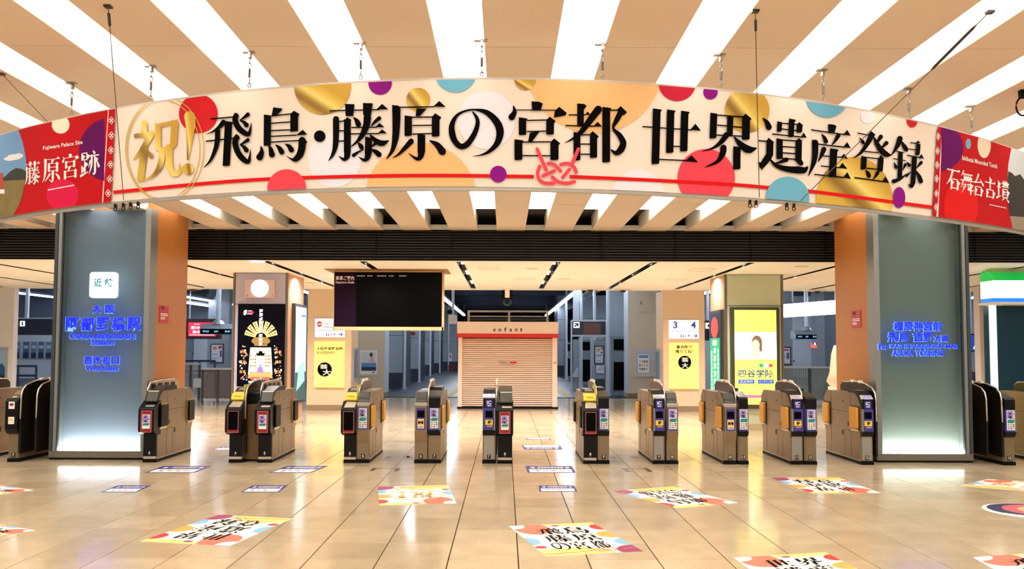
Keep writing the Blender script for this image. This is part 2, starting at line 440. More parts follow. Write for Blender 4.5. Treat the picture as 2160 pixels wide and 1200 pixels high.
M_CYAN = mat('cyan_print', (0, 140, 160), 0.5, emit=0.1)
M_CYAN2 = mat('pale_cyan_print', (190, 236, 238), 0.5, emit=1.2)
M_PINK = mat('pink_notice', (196, 58, 82), 0.5)
M_FRAME = mat('grey_steel_frame', (150, 152, 150), 0.35, metal=0.6)
M_FRAMED = mat('dark_grey_frame', (72, 78, 82), 0.4, metal=0.5)
M_COLBASE = mat('column_base_steel', (132, 126, 112), 0.35, metal=0.6)

def column(name, label, x0, x1, back, mirror, signs):
    """big square column: glazed front with a light strip at its foot, orange side panel"""
    YF = 12.24
    t = struct(MB().box(x0+0.02, x1-0.02, YF+0.26, YF+1.5, 0, ZC+0.24).build(name, M_ORANGE)); t['label'] = label
    MB().box(x0, x1, YF+0.02, YF+0.3, 0, 0.035).build('plinth', M_BLACK, t)
    MB().box(x0, x1, YF+0.005, YF+0.26, 0.03, 0.125).build('base_rail', M_COLBASE, t)
    MB().box(x0+0.03, x1-0.03, YF+0.2, YF+0.25, 0.1, ZC).build('back_panel', back, t)
    fx0, fx1 = (x0, x1) if not mirror else (x1, x0); s = -1 if mirror else 1
    def up(a, b, y0, y1, nm, mm): MB().box(min(a, b), max(a, b), y0, y1, 0.125, ZC).build(nm, mm, t)
    up(fx0, fx0+s*0.045, YF, YF+0.25, 'frame_post', M_FRAMED)
    up(fx0+s*0.055, fx0+s*0.10, YF, YF+0.25, 'frame_post', M_FRAME)
    up(fx0+s*0.105, fx0+s*0.118, YF, YF+0.05, 'frame_strip', M_FRAMED)
    up(fx1-s*0.075, fx1, YF, YF+0.25, 'frame_post', M_FRAME)
    up(fx0+s*0.10, fx1-s*0.075, YF+0.012, YF+0.024, 'glass_pane', M_GLASS)
    a, b = sorted((fx0+s*0.10, fx1-s*0.075))
    MB().box(a, b, YF+0.05, YF+0.19, 0.126, 0.14).build('led_strip', M_LED, t)
    mp = face_map(0, 1, YF, 0, 1)
    for (nm, s_, px0, py0, px1, py1, bold) in signs:
        p, q = F(px0, py1, YF), F(px1, py0, YF)
        k = 0.0
        lay(nm, text(s_, p.x-0.006, p.z-0.006, q.x+0.006, q.z+0.004, bold+0.01), mp, 0.012, M_HALO, t, 0.01)
        lay(nm, text(s_, p.x+0.004, p.z+.002, q.x+.004, q.z+.002, bold+.004), mp, 0.022, M_BLUE, t, 0.012)
    return t
colL = column('column_left', 'tall column with glazed front naming the station and an orange side', -6.49, -5.11, M_BACKL, False,
    [('lettering', '大', 196, 643, 214, 661, .03), ('lettering', '阪', 222, 643, 243, 661, .03)] +
    [('lettering', c, 139+i*32.4, 669, 139+i*32.4+29, 698, .022) for i, c in enumerate('阿部野橋駅')] +
    [('lettering', 'ŌSAKA-ABENOBASHI', 148, 702, 286, 715, .012), ('lettering', 'Station', 193, 717, 241, 728, .012)] +
    [('lettering', c, 178+i*19, 752, 178+i*19+17, 769, .018) for i, c in enumerate('西改札口')] +
    [('lettering', 'West Gates', 181, 772, 250, 782, .012)])
colR = column('column_right', 'tall column with glazed front naming destinations and an orange side', 5.31, 6.68, M_BACKR, True,
    [('lettering', c, 1884+i*20.5, 679, 1884+i*20.5+18.5, 698, .016) for i, c in enumerate('橿原神宮前')] +
    [('lettering', c, x, 701, x+20, 721, .018) for c, x in zip('飛鳥吉野', (1872, 1894, 1925, 1946))] +
    [('lettering', c, x, 708, x+13.5, 721, .03) for c, x in zip('方面', (1969, 1984))] +
    [('lettering', 'For', 1852, 725, 1872, 737, .012), ('lettering', 'KASHIHARAJINGŪ-MAE', 1877, 724, 2018, 737, .012),
     ('lettering', 'ASUKA', 1881, 739, 1925, 751, .012), ('lettering', 'YOSHINO', 1930, 739, 1990, 751, .012)])
# luminous logo on the left column
p, q = F(188, 628, 12.2), F(247, 574, 12.2)
lg = thing('station_logo', 'glowing white rounded square with cyan writing on the left column', 'sign', (p.x, 12.2, p.z))
r_ = 0.045
pts = []
for cx, cz, a in ((q.x-r_, q.z-r_, 0), (p.x+r_, q.z-r_, 90), (p.x+r_, p.z+r_, 180), (q.x-r_, p.z+r_, 270)):
    pts += [(cx+r_*math.cos(math.radians(a+k*18)), cz+r_*math.sin(math.radians(a+k*18))) for k in range(6)]
lg = MB().ext_y(pts, 12.2, 12.25).build('light_box', M_LOGO, lg)
mp = face_map(0, 1, 12.2, 0, 1)
def pt(nm, s_, px0, py0, px1, py1, Y, mm, par, bold=0.0, h=0.004):
    a, b = F(px0, py1, Y), F(px1, py0, Y)
    return lay(nm, text(s_, a.x, a.z, b.x, b.z, bold), face_map(0, 1, Y, 0, 1), h, mm, par)
pt('lettering', '近', 198, 587, 216, 605, 12.2, M_CYAN, lg, 0.03)
pt('lettering', '鉄', 220, 587, 240, 605, 12.2, M_CYAN, lg, 0.03)
pt('lettering', 'KINTETSU', 198, 612, 240, 619, 12.2, M_CYAN2, lg, -0.005)
# pink notices on the orange sides
for X, (x0, y0, x1, y1), lb in ((-5.13, (335, 645, 354, 681), 'small pink notice with white print on the left orange side'), (5.33, (1798, 655, 1817, 692), 'small pink notice with white print on the right orange side')):
    s = 1 if X < 0 else -1
    a = X_at(x0, (y0+y1)/2, X); b = X_at(x1, (y0+y1)/2, X); zb = X_at((x0+x1)/2, y1, X).z; zt = X_at((x0+x1)/2, y0, X).z
    ya, yb = min(a.y, b.y), max(a.y, b.y)
    t = thing('notice', lb, 'notice', (X, ya, zb))
    t = MB().box(min(X, X+s*0.012), max(X, X+s*0.012), ya, yb, zb, zt).build('sheet', M_PINK, t)
    m2 = quad_map((X, ya, zb), (X, yb, zb), (X, yb, zt), (X, ya, zt)) if s > 0 else quad_map((X, yb, zb), (X, ya, zb), (X, ya, zt), (X, yb, zt))
    lay('emblem', polys([(.12, .95), (.5, .95), (.42, .78), (.3, .72), (.18, .8)]), m2, 0.014, mat('dark_red_print', (90, 14, 30), .5), t)
    lay('lettering', merge(*[polys(rect(.1, z, .9 if i < 2 else .6, z+.05)) for i, z in enumerate((.5, .4, .28, .2))]), m2, 0.014, M_WHITE, t)

# ------------------------------------------------------------------ second row of pillars with advertisements
M_PILL = mat('grey_lilac_panel', (196, 194, 218), 0.4)
M_PILG = mat('grey_green_panel', (212, 222, 192), 0.35)
M_PILS = mat('warm_side_panel', (212, 158, 122), 0.35)
M_ADBLK = mat('black_poster', (4, 5, 22), 0.4, spec=.1)
M_ADGOLD = mat('gold_print', (236, 206, 130), 0.5, emit=0.9)
M_ADGLOW = mat('bright_interior_print', (255, 226, 170), 0.5, emit=1.5)
M_ADRED = mat('red_cloth_print', (206, 84, 74), 0.5, emit=0.6)
M_ADWHT = mat('white_lit_print', (250, 252, 255), 0.5, emit=1.1)
M_ADMAG = mat('magenta_print', (190, 40, 90), 0.5, emit=0.5)
M_ADPUR = mat('purple_print', (140, 110, 190), 0.5, emit=0.6)
M_ADNAVY = mat('navy_print', (16, 20, 58), 0.4, emit=0.25)
M_YEL = mat('yellow_lit_screen', (250, 246, 110), 0.5, emit=0.85)
M_SCRW = mat('white_lit_screen', (255, 255, 250), 0.5, emit=1.1)
M_ADGRN = mat('green_lit_screen', (40, 160, 110), 0.5, emit=0.8)
M_ADBLUE = mat('blue_lit_print', (60, 110, 190), 0.5, emit=0.8)
M_HAIR = mat('brown_hair_print', (130, 104, 80), 0.6, emit=0.5)
M_SKIN = mat('skin_print', (244, 206, 180), 0.6, emit=0.75)
YP = 17.2
def pillar(name, label, px0, px1, front, depth):
    x0, x1 = F(px0, 700, YP).x, F(px1, 700, YP).x
    t = struct(MB().box(x0, x1, YP+0.03, YP+depth, 0, ZL).build(name, M_PILS)); t['label'] = label
    MB().box(x0+0.05, x1-0.05, YP, YP+0.03, 0.12, ZL-0.01).build('front_panel', front, t)
    MB().box(x0, x0+0.04, YP-0.01, YP+0.04, 0, ZL).build('corner_post', M_COLBASE, t)
    MB().box(x1-0.04, x1, YP-0.01, YP+0.04, 0, ZL).build('corner_post', M_COLBASE, t)
    MB().box(x0-0.01, x1+0.01, YP-0.02, YP+depth+0.01, 0, 0.12).build('skirting', mat('pale_skirting', (206, 190, 150), .5), t)
    return t, x0, x1
pl, lx0, lx1 = pillar('column_clock', 'grey pillar with clock and black festival poster', 490, 606, M_PILL, 1.35)
pr_, rx0, rx1 = pillar('column_yellow_advert', 'grey green pillar with yellow lit advertisement screen', 1529, 1653, M_PILG, 1.2)
for c_, a, b in ((pl, lx0, lx1), (pr_, rx0, rx1)):
    z = F(548, 642, YP).z
    MB().box(a+0.05, b-0.05, YP-0.004, YP, z, z+0.012).build('panel_joint', M_FRAMED, c_)
# black festival poster
P = pbox(499, 641, 601, 815, YP-0.05, 0.05)
ad = thing('festival_poster', 'tall black poster of a lit stage under a golden fan on the clock pillar', 'poster', (P[0], P[2], P[4]))
ad = MB().box(*P).build('panel', M_ADBLK, ad)
def pm_(P): return face_map(P[0], P[1], P[2], P[4], P[5])
mp = pm_(P)
def blades():
    ps = []
    for k in range(7):
        a = math.radians(20 + k*23.3)
        c, s = math.cos(a), math.sin(a); w0, w1 = 0.024, 0.052; r0, r1 = 0.12, 0.36
        ps.append([(0.5+r*c-wd*s, 0.58+(r*s+wd*c)*0.6) for r, wd in ((r0, -w0), (r1, -w1), (r1, w1), (r0, w0))])
    return polys(*ps)
lay('fan', blades(), mp, 0.003, M_ADGOLD, ad)
for k in range(7):
    a = math.radians(20 + k*23.3)
    for r in (.17, .22, .27, .32): lay('fan_dot', polys(circ(.5+r*math.cos(a), .58+r*math.sin(a)*.6, .009+.03*(r-.15), .006+.02*(r-.15), 8)), mp, 0.0045, M_INK, ad)
lay('stage_frame', merge(*[polys(rect(x, y, x+.05, y+.035)) for x in (.06, .13, .82, .89) for y in (.16, .28, .4) if random.random() < .8]), mp, 0.003, mat('amber_print', (170, 120, 60), .5, emit=.5), ad)
lay('stage_crown', merge(polys(circ(.5, .55, .2, .05)), polys(rect(.36, .49, .64, .53))), mp, 0.003, mat('dim_gold_print', (150, 122, 60), .5, emit=.4), ad)
SD = [M_ADGOLD, M_ADWHT, mat('rose_print', (226, 150, 130), .5, emit=.7), mat('dim_gold_print', (150, 122, 60), .5, emit=.4), mat('amber_print', (170, 120, 60), .5, emit=.5)]
for k in range(70):
    x = random.choice((random.uniform(.04, .2), random.uniform(.78, .94))); y = random.uniform(.06, .5); w_ = random.uniform(.012, .035); h_ = random.uniform(.008, .022)
    lay('stage_ornament', polys(rect(x, y, x+w_, y+h_)), mp, 0.0036+.00002*k, random.choice(SD), ad)
lay('stage_glow', polys([(.24, .14), (.76, .14), (.72, .47), (.28, .47)]), mp, 0.004, M_ADGLOW, ad)
lay('stage_gate', polys([(.42, .37), (.58, .37), (.6, .41), (.55, .4), (.53, .43), (.47, .43), (.45, .4), (.4, .41)]), mp, 0.006, M_INK, ad)
lay('stage_detail', merge(*[polys(rect(x, y, x+.03, y+.02)) for x in (.28, .33, .38, .6, .65, .69) for y in (.24, .28, .32, .36) if random.random() < .75]), mp, 0.006, mat('brown_print', (150, 92, 50), .5, emit=.3), ad)
lay('stage_floor', polys([(.23, .1), (.77, .1), (.72, .18), (.28, .18)]), mp, 0.006, mat('orange_print', (240, 150, 96), .5, emit=.8), ad)
lay('bench', merge(polys(rect(.3, .075, .49, .115)), polys(rect(.51, .075, .7, .115))), mp, 0.008, M_ADRED, ad)
lay('robe', merge(polys([(.42, .17), (.58, .17), (.54, .24), (.46, .24)]), polys(circ(.5, .255, .025, .012, 12))), mp, 0.008, M_ADPUR, ad)
lay('lettering', vscrib(.455, .49, .54, .94, 9), mp, 0.009, M_ADWHT, ad)
lay('emblem', polys([(.12,.87),(.15,.86),(.185,.88),(.19,.925),(.15,.925),(.125,.91)]), mp, 0.006, M_ADWHT, ad)
lay('emblem', polys(rect(.2, .885, .34, .907)), mp, 0.006, M_ADMAG, ad)
lay('emblem', polys(rect(.21, .912, .3, .918), rect(.2, .873, .31, .879)), mp, 0.006, M_ADWHT, ad)
lay('caption', scrib(.25, .04, .62, .068, 7), mp, 0.006, M_ADWHT, ad)
# clock
P = pbox(516, 590, 580, 628, YP-0.06, 0.06)
ck = thing('wall_clock', 'round glowing white clock on a pinkish plate high on the grey pillar', 'clock', (P[0], P[2], P[4]))
MB().box(*P).build('plate', mat('pinkish_plate', (222, 200, 204), .35), ck)
c = F(548, 608, YP-0.06)
MB().lathe([(0.175, 0.0), (0.175, 0.02), (0.165, 0.03)], (c.x, YP-0.06, c.z), 32, 'Y').build('face', mat('clock_face', (246, 252, 255), .5, emit=.9), ck)
lay('dial_ring', ring(c.x, c.z, .145, .145, .008), face_map(0, 1, YP-0.09, 0, 1), 0.004, mat('dial_ring', (90, 190, 214), .5, emit=.2), ck)
lay('hand', polys([(c.x-.004, c.z-.005), (c.x+.006, c.z-.01), (c.x+.10, c.z+.012), (c.x+.10, c.z+.02)], [(c.x-.006, c.z), (c.x+.006, c.z), (c.x+.03, c.z+.07), (c.x+.022, c.z+.072)]), face_map(0, 1, YP-0.09, 0, 1), 0.006, mat('clock_hand', (176, 196, 204), .5), ck)
lay('screw', polys(circ(P[0]+.05, P[4]+.04, .012, n=12), circ(P[1]-.05, P[4]+.04, .012, n=12)), face_map(0, 1, YP-0.06, 0, 1), 0.003, M_FRAMED, ck)
def side_ad(nm, lb, X, px0, px1, py0, glow, arts):
    a, b = X_at(px0, 700, X), X_at(px1, 700, X); y0, y1 = min(a.y, b.y), max(a.y, b.y); z1 = X_at((px0+px1)/2, py0, X).z; z0 = 0.45
    s = 1 if X < 0 else -1
    t = thing(nm, lb, 'advertisement', (X, y0, z0))
    MB().box(min(X, X+s*.07), max(X, X+s*.07), y0, y1, z0, z1).build('frame', M_FRAMED, t)
    f = 0.06; A = X+s*.07
    m2 = quad_map((A, y0+f, z0+f), (A, y1-f, z0+f), (A, y1-f, z1-f), (A, y0+f, z1-f)) if s > 0 else quad_map((A, y1-f, z0+f), (A, y0+f, z0+f), (A, y0+f, z1-f), (A, y1-f, z1-f))
    t = lay('screen', polys(rect(0, 0, 1, 1)), m2, 0.003, glow, t)
    for n_, art, h, mm in arts: lay(n_, art, m2, h, mm, t)
side_ad('side_light_box', 'lit pale blue advertisement on the side of the clock pillar', lx1-0.002, 615, 640, 642, mat('pale_blue_screen', (190, 226, 240), .5, emit=1.2),
    [('sea', polys(rect(0, 0, 1, .3)), .005, mat('dark_teal_print', (40, 84, 96), .5, emit=.3)), ('disc', polys(circ(.4, .5, .28, .09)), .006, M_SCRW),
     ('figure', polys([(.1, .1), (.9, .2), (.8, .42), (.3, .36)]), .007, mat('pale_teal_print', (140, 190, 196), .5, emit=.6)), ('headline', polys(rect(.5, .9, .95, .92)), .006, M_ADBLUE)])
side_ad('side_light_box', 'lit green advertisement with a red disc on the side of the yellow advertisement pillar', rx0+0.002, 1503, 1527, 655, M_ADGRN,
    [('sky', polys(rect(0, .72, 1, 1)), .004, M_ADNAVY), ('disc', polys(circ(.5, .84, .36, .12)), .006, mat('red_disc_print', (216, 70, 66), .5, emit=.7)),
     ('headline', merge(vscrib(.4, .1, .66, .62, 6), vscrib(.14, .08, .26, .58, 11), vscrib(.78, .12, .9, .6, 10)), .006, M_ADWHT), ('caption', scrib(.3, .63, .72, .7, 4), .007, M_ADWHT)])
# yellow advertisement
P = pbox(1543, 648, 1644, 862, YP-0.08, 0.08)
ya = thing('advert_screen', 'tall yellow and white lit advertisement in a dark frame', 'advertisement', (P[0], P[2], P[4]))
MB().box(*P).build('frame', mat('olive_dark_frame', (70, 74, 58), .4), ya)
P2 = pbox(1551, 654, 1637, 853, YP-0.082, 0.01); mp = pm_(P2)
ya = lay('screen', polys(rect(0, 0, 1, 1)), mp, 0.002, M_YEL, ya)
lay('photo_band', polys(rect(0, .477, 1, .765)), mp, 0.004, M_SCRW, ya)
lay('hair', polys(circ(.53, .655, .125, .075), [(.56, .66), (.655, .66), (.65, .57), (.6, .55)]), mp, 0.006, M_HAIR, ya)
lay('face', polys(circ(.5, .625, .095, .06), [(.45, .6), (.56, .6), (.6, .5), (.4, .5)]), mp, 0.008, M_SKIN, ya)
lay('headline', merge(vtext('東大', .14, .78, .26, .93, -.005), vtext('私が', .45, .78, .57, .93, -.005), vtext('なん', .76, .78, .88, .93, -.005)), mp, 0.005, mat('pale_olive_print', (206, 202, 104), .5, emit=.6), ya)
lay('headline', merge(vtext('に', .12, .66, .26, .74, -.005), vtext('で', .76, .66, .9, .74, -.005)), mp, 0.006, mat('pale_blue_print', (222, 236, 240), .5, emit=1.2), ya)
lay('lettering', text('四谷学院', .08, .285, .92, .37, .02), mp, 0.006, mat('blue_print', (50, 90, 160), .5, emit=.1), ya)
lay('button', polys(rect(.08, .22, .46, .262), rect(.54, .22, .92, .262)), mp, 0.006, mat('blue_button', (40, 100, 200), .5, emit=.5), ya)
lay('caption', merge(text('天王寺校', .11, .227, .43, .255, .02), text('オンライン校', .57, .227, .89, .255, .02)), mp, 0.008, M_WHITE, ya)
lay('badge', polys(rect(.58, .395, .68, .43)), mp, 0.006, M_ADGRN, ya); lay('badge', polys(rect(.69, .395, .8, .43)), mp, 0.006, M_ADWHT, ya); lay('badge', polys(rect(.81, .395, .9, .43)), mp, 0.006, M_ADRED, ya)
lay('arrow', polys([(.12, .085), (.22, .115), (.22, .1), (.7, .1), (.7, .07), (.22, .07), (.22, .055)]), mp, 0.006, mat('pink_arrow', (240, 110, 170), .5, emit=.6), ya)

# ------------------------------------------------------------------ departure board
YB = 16.6
P = pbox(703, 571, 936, 696, YB, 0.22)
bd = thing('departure_board', 'large dark departure display in a cream frame hanging from the low ceiling', 'display', (P[0], P[2], P[4]))
fr = mat('cream_board_frame', (226, 190, 138), 0.45)
MB().box(P[0], P[1], P[2]+0.02, P[3], P[4], P[5]).build('housing', fr, bd)
for a in ((P[0], P[1], P[5]-.03, P[5]), (P[0], P[1], P[4], P[4]+.065), (P[0], P[0]+.01, P[4], P[5]), (P[1]-.03, P[1], P[4], P[5])):
    MB().box(a[0], a[1], P[2]-.01, P[2]+.03, a[2], a[3]).build('frame', fr, bd)
M_SCR = mat('dark_screen', (3, 2, 4), 0.3, spec=0.08)
MB().box(P[0]+.01, P[1]-.03, P[2]+.005, P[2]+.02, P[4]+.065, P[5]-.03).build('screen', M_SCR, bd)
x_ = F(751, 640, YB).x
MB().box(P[0]+.012, x_, P[2]+.002, P[2]+.006, P[4]+.068, P[5]-.033).build('title_panel', mat('dark_purple_panel', (30, 8, 34), .4, spec=.1), bd)
M_PALET = mat('pale_pink_print', (236, 214, 208), .5, emit=.25)
for s_, *bx in (('乗車ご案内', 708, 582, 747, 591), ('Departure Guide', 708, 593, 747, 599)):
    pt('lettering', s_, *bx, YB, M_PALET, bd, .012, 0.001)
for a, b in ((753, 770), (774.5, 786), (795.5, 815), (819.5, 831), (841.5, 857.5)):
    p0, p1 = F(a, 583.5, YB), F(b, 580.5, YB)
    lay('heading', scrib(p0.x, p0.z, p1.x, p1.z, 5), face_map(0, 1, YB, 0, 1), 0.001, mat('dim_white_print', (200, 190, 184), .5, emit=.1), bd)
a, b = G(668, 582, ZL), G(943, 566, ZL)
MB().box(P[0]-.12, P[1]+.1, YB-.35, YB+.65, ZL-.012, ZL-.001).build('recess_plate', mat('recess_shade_brown', (150, 110, 66), .5), bd)  # flat brown plate stands for the ceiling recess, its shade put into the colour
MB().box(P[0]+.3, P[1]-.25, YB+.05, YB+.2, P[5]-.01, ZL-.01).build('hanger', M_BLACK, bd)

# ------------------------------------------------------------------ ticket gates
M_GBODY = mat('gate_stainless', (148, 129, 102), 0.33, metal=0.6, noise=0.06, nscale=8)
M_GDARK = mat('gate_black', (9, 8, 9), 0.35, spec=0.25)
M_GDARK2 = mat('gate_dark_plastic', (44, 42, 38), 0.35)
M_GSLOPE = mat('gate_dark_screen', (74, 74, 66), 0.22)
M_PLATE = mat('number_plate', (16, 15, 14), 0.4)
M_SEAM = mat('panel_seam', (48, 38, 28), 0.6)
M_FLAPO = mat('orange_flap', (240, 170, 62), 0.45)
M_FLAPK = mat('black_flap', (7, 7, 7), 0.4, spec=.15)
M_GOLDT = mat('gold_trim', (196, 160, 70), 0.35, metal=0.6)
M_GBLUE = mat('blue_violet_panel', (66, 58, 150), 0.4)
M_GRED = mat('red_panel', (150, 28, 36), 0.4)
M_GPINK = mat('pink_outline', (226, 130, 130), 0.5)
M_GYEL = mat('yellow_panel', (250, 214, 60), 0.45)
M_GPIC = mat('lilac_picture', (150, 130, 200), 0.5)
M_GNAVY = mat('navy_figure', (28, 24, 84), 0.5)
M_GTEAL = mat('teal_bubble', (30, 140, 140), 0.5)
M_GRIM = mat('bright_steel_rim', (214, 206, 190), 0.22, metal=0.7)
M_KNOB = mat('white_sensor', (240, 234, 220), 0.4)
M_FIN = mat('dark_guide_plate', (24, 19, 15), 0.25, spec=0.3)
M_FINS = mat('steel_guide_plate', (186, 166, 146), 0.35, metal=0.3)
GY = 12.0; GL = 1.36

def poster_info(t, x0, x1, z0, z1, Y, small=True):
    mp = face_map(x0, x1, Y, z0, z1)
    t = lay('poster', polys(rect(0, 0, 1, 1)), mp, 0.003, M_WHITE, t)
    b = .52 if small else .38
    lay('poster_picture', polys(rect(.07, b+.06, .93, .96)), mp, 0.005, M_GPIC, t)
    lay('poster_figure', polys(circ(.42, .84 if small else .82, .11, .05 if small else .065, 16), [(.2, b+.2), (.58, b+.2), (.6, b+.08), (.34, b+.08), (.32, b+.14), (.2, b+.17)]), mp, 0.007, M_GNAVY, t)
    lay('poster_mark', polys(rect(.74, .86, .92, .93), rect(.72, .74, .9, .79), rect(.76, b+.1, .9, b+.2)), mp, 0.007, M_WHITE, t)
    lay('poster_bubble', polys([(.08, b-.16), (.8, b-.16), (.94, b-.1), (.94, b+.02), (.22, b+.02), (.08, b-.03)]), mp, 0.005, M_GTEAL, t)
    if small:
        cs = [(206, 120, 110), (190, 190, 200), (60, 70, 80), (120, 170, 120), (200, 90, 70), (60, 120, 70), (90, 140, 180), (90, 80, 160), (200, 190, 150)]
        for i, c_ in enumerate(cs):
            a, r2 = i % 3, i//3
            lay('poster_card', polys(rect(.1+a*.3, .25-r2*.1, .3+a*.3, .31-r2*.1)), mp, 0.005, mat('card_%d' % i, c_, .5), t)
def icon_yellow(t, x0, x1, z0, z1, Y):
    mp = face_map(x0, x1, Y, z0, z1)
    t = lay('warning_label', polys(rect(0, 0, 1, 1)), mp, 0.003, M_GYEL, t)
    lay('warning_figure', polys([(.25, .2), (.4, .5), (.3, .75), (.42, .85), (.55, .62), (.8, .72), (.84, .6), (.62, .45), (.56, .2), (.46, .2), (.48, .38)], circ(.62, .8, .08, .1, 12)), mp, 0.005, M_INK, t)
def icon_cross(t, x0, x1, z0, z1, Y):
    mp = face_map(x0, x1, Y, z0, z1)
    t = lay('warning_label', polys(rect(0, 0, 1, 1)), mp, 0.003, M_WHITE, t)
    lay('warning_panel', polys(rect(.06, .32, .94, .94)), mp, 0.005, M_GYEL, t)
    lay('warning_figure', polys([(.1, .82), (.1, .42), (.45, .58), (.45, .68)], [(.9, .82), (.9, .42), (.55, .58), (.55, .68)]), mp, 0.007, M_INK, t)
    lay('warning_figure', polys(circ(.5, .8, .06, .05, 12), rect(.43, .42, .57, .74)), mp, 0.008, mat('red_figure', (206, 60, 40), .5), t)
    lay('warning_text', scrib(.12, .08, .88, .22, 5), mp, 0.005, M_INK, t)
def number(t, n_, xc, z0, Y, plate=True):
    if plate: t = MB().box(xc-.026, xc+.026, Y-.006, Y, z0, z0+.062).build('number_plate', M_PLATE, t)
    w = .012 if len(n_) == 1 else .018
    lay('number', text(n_, xc-w, z0+.02, xc+w, z0+.055, .02), face_map(0, 1, Y-.006, 0, 1), .003, M_WHITE, t)
    lay('number_rule', polys(rect(xc-.014, z0+.008, xc+.014, z0+.012)), face_map(0, 1, Y-.006, 0, 1), .003, mat('rule', (190, 150, 110), .5), t)

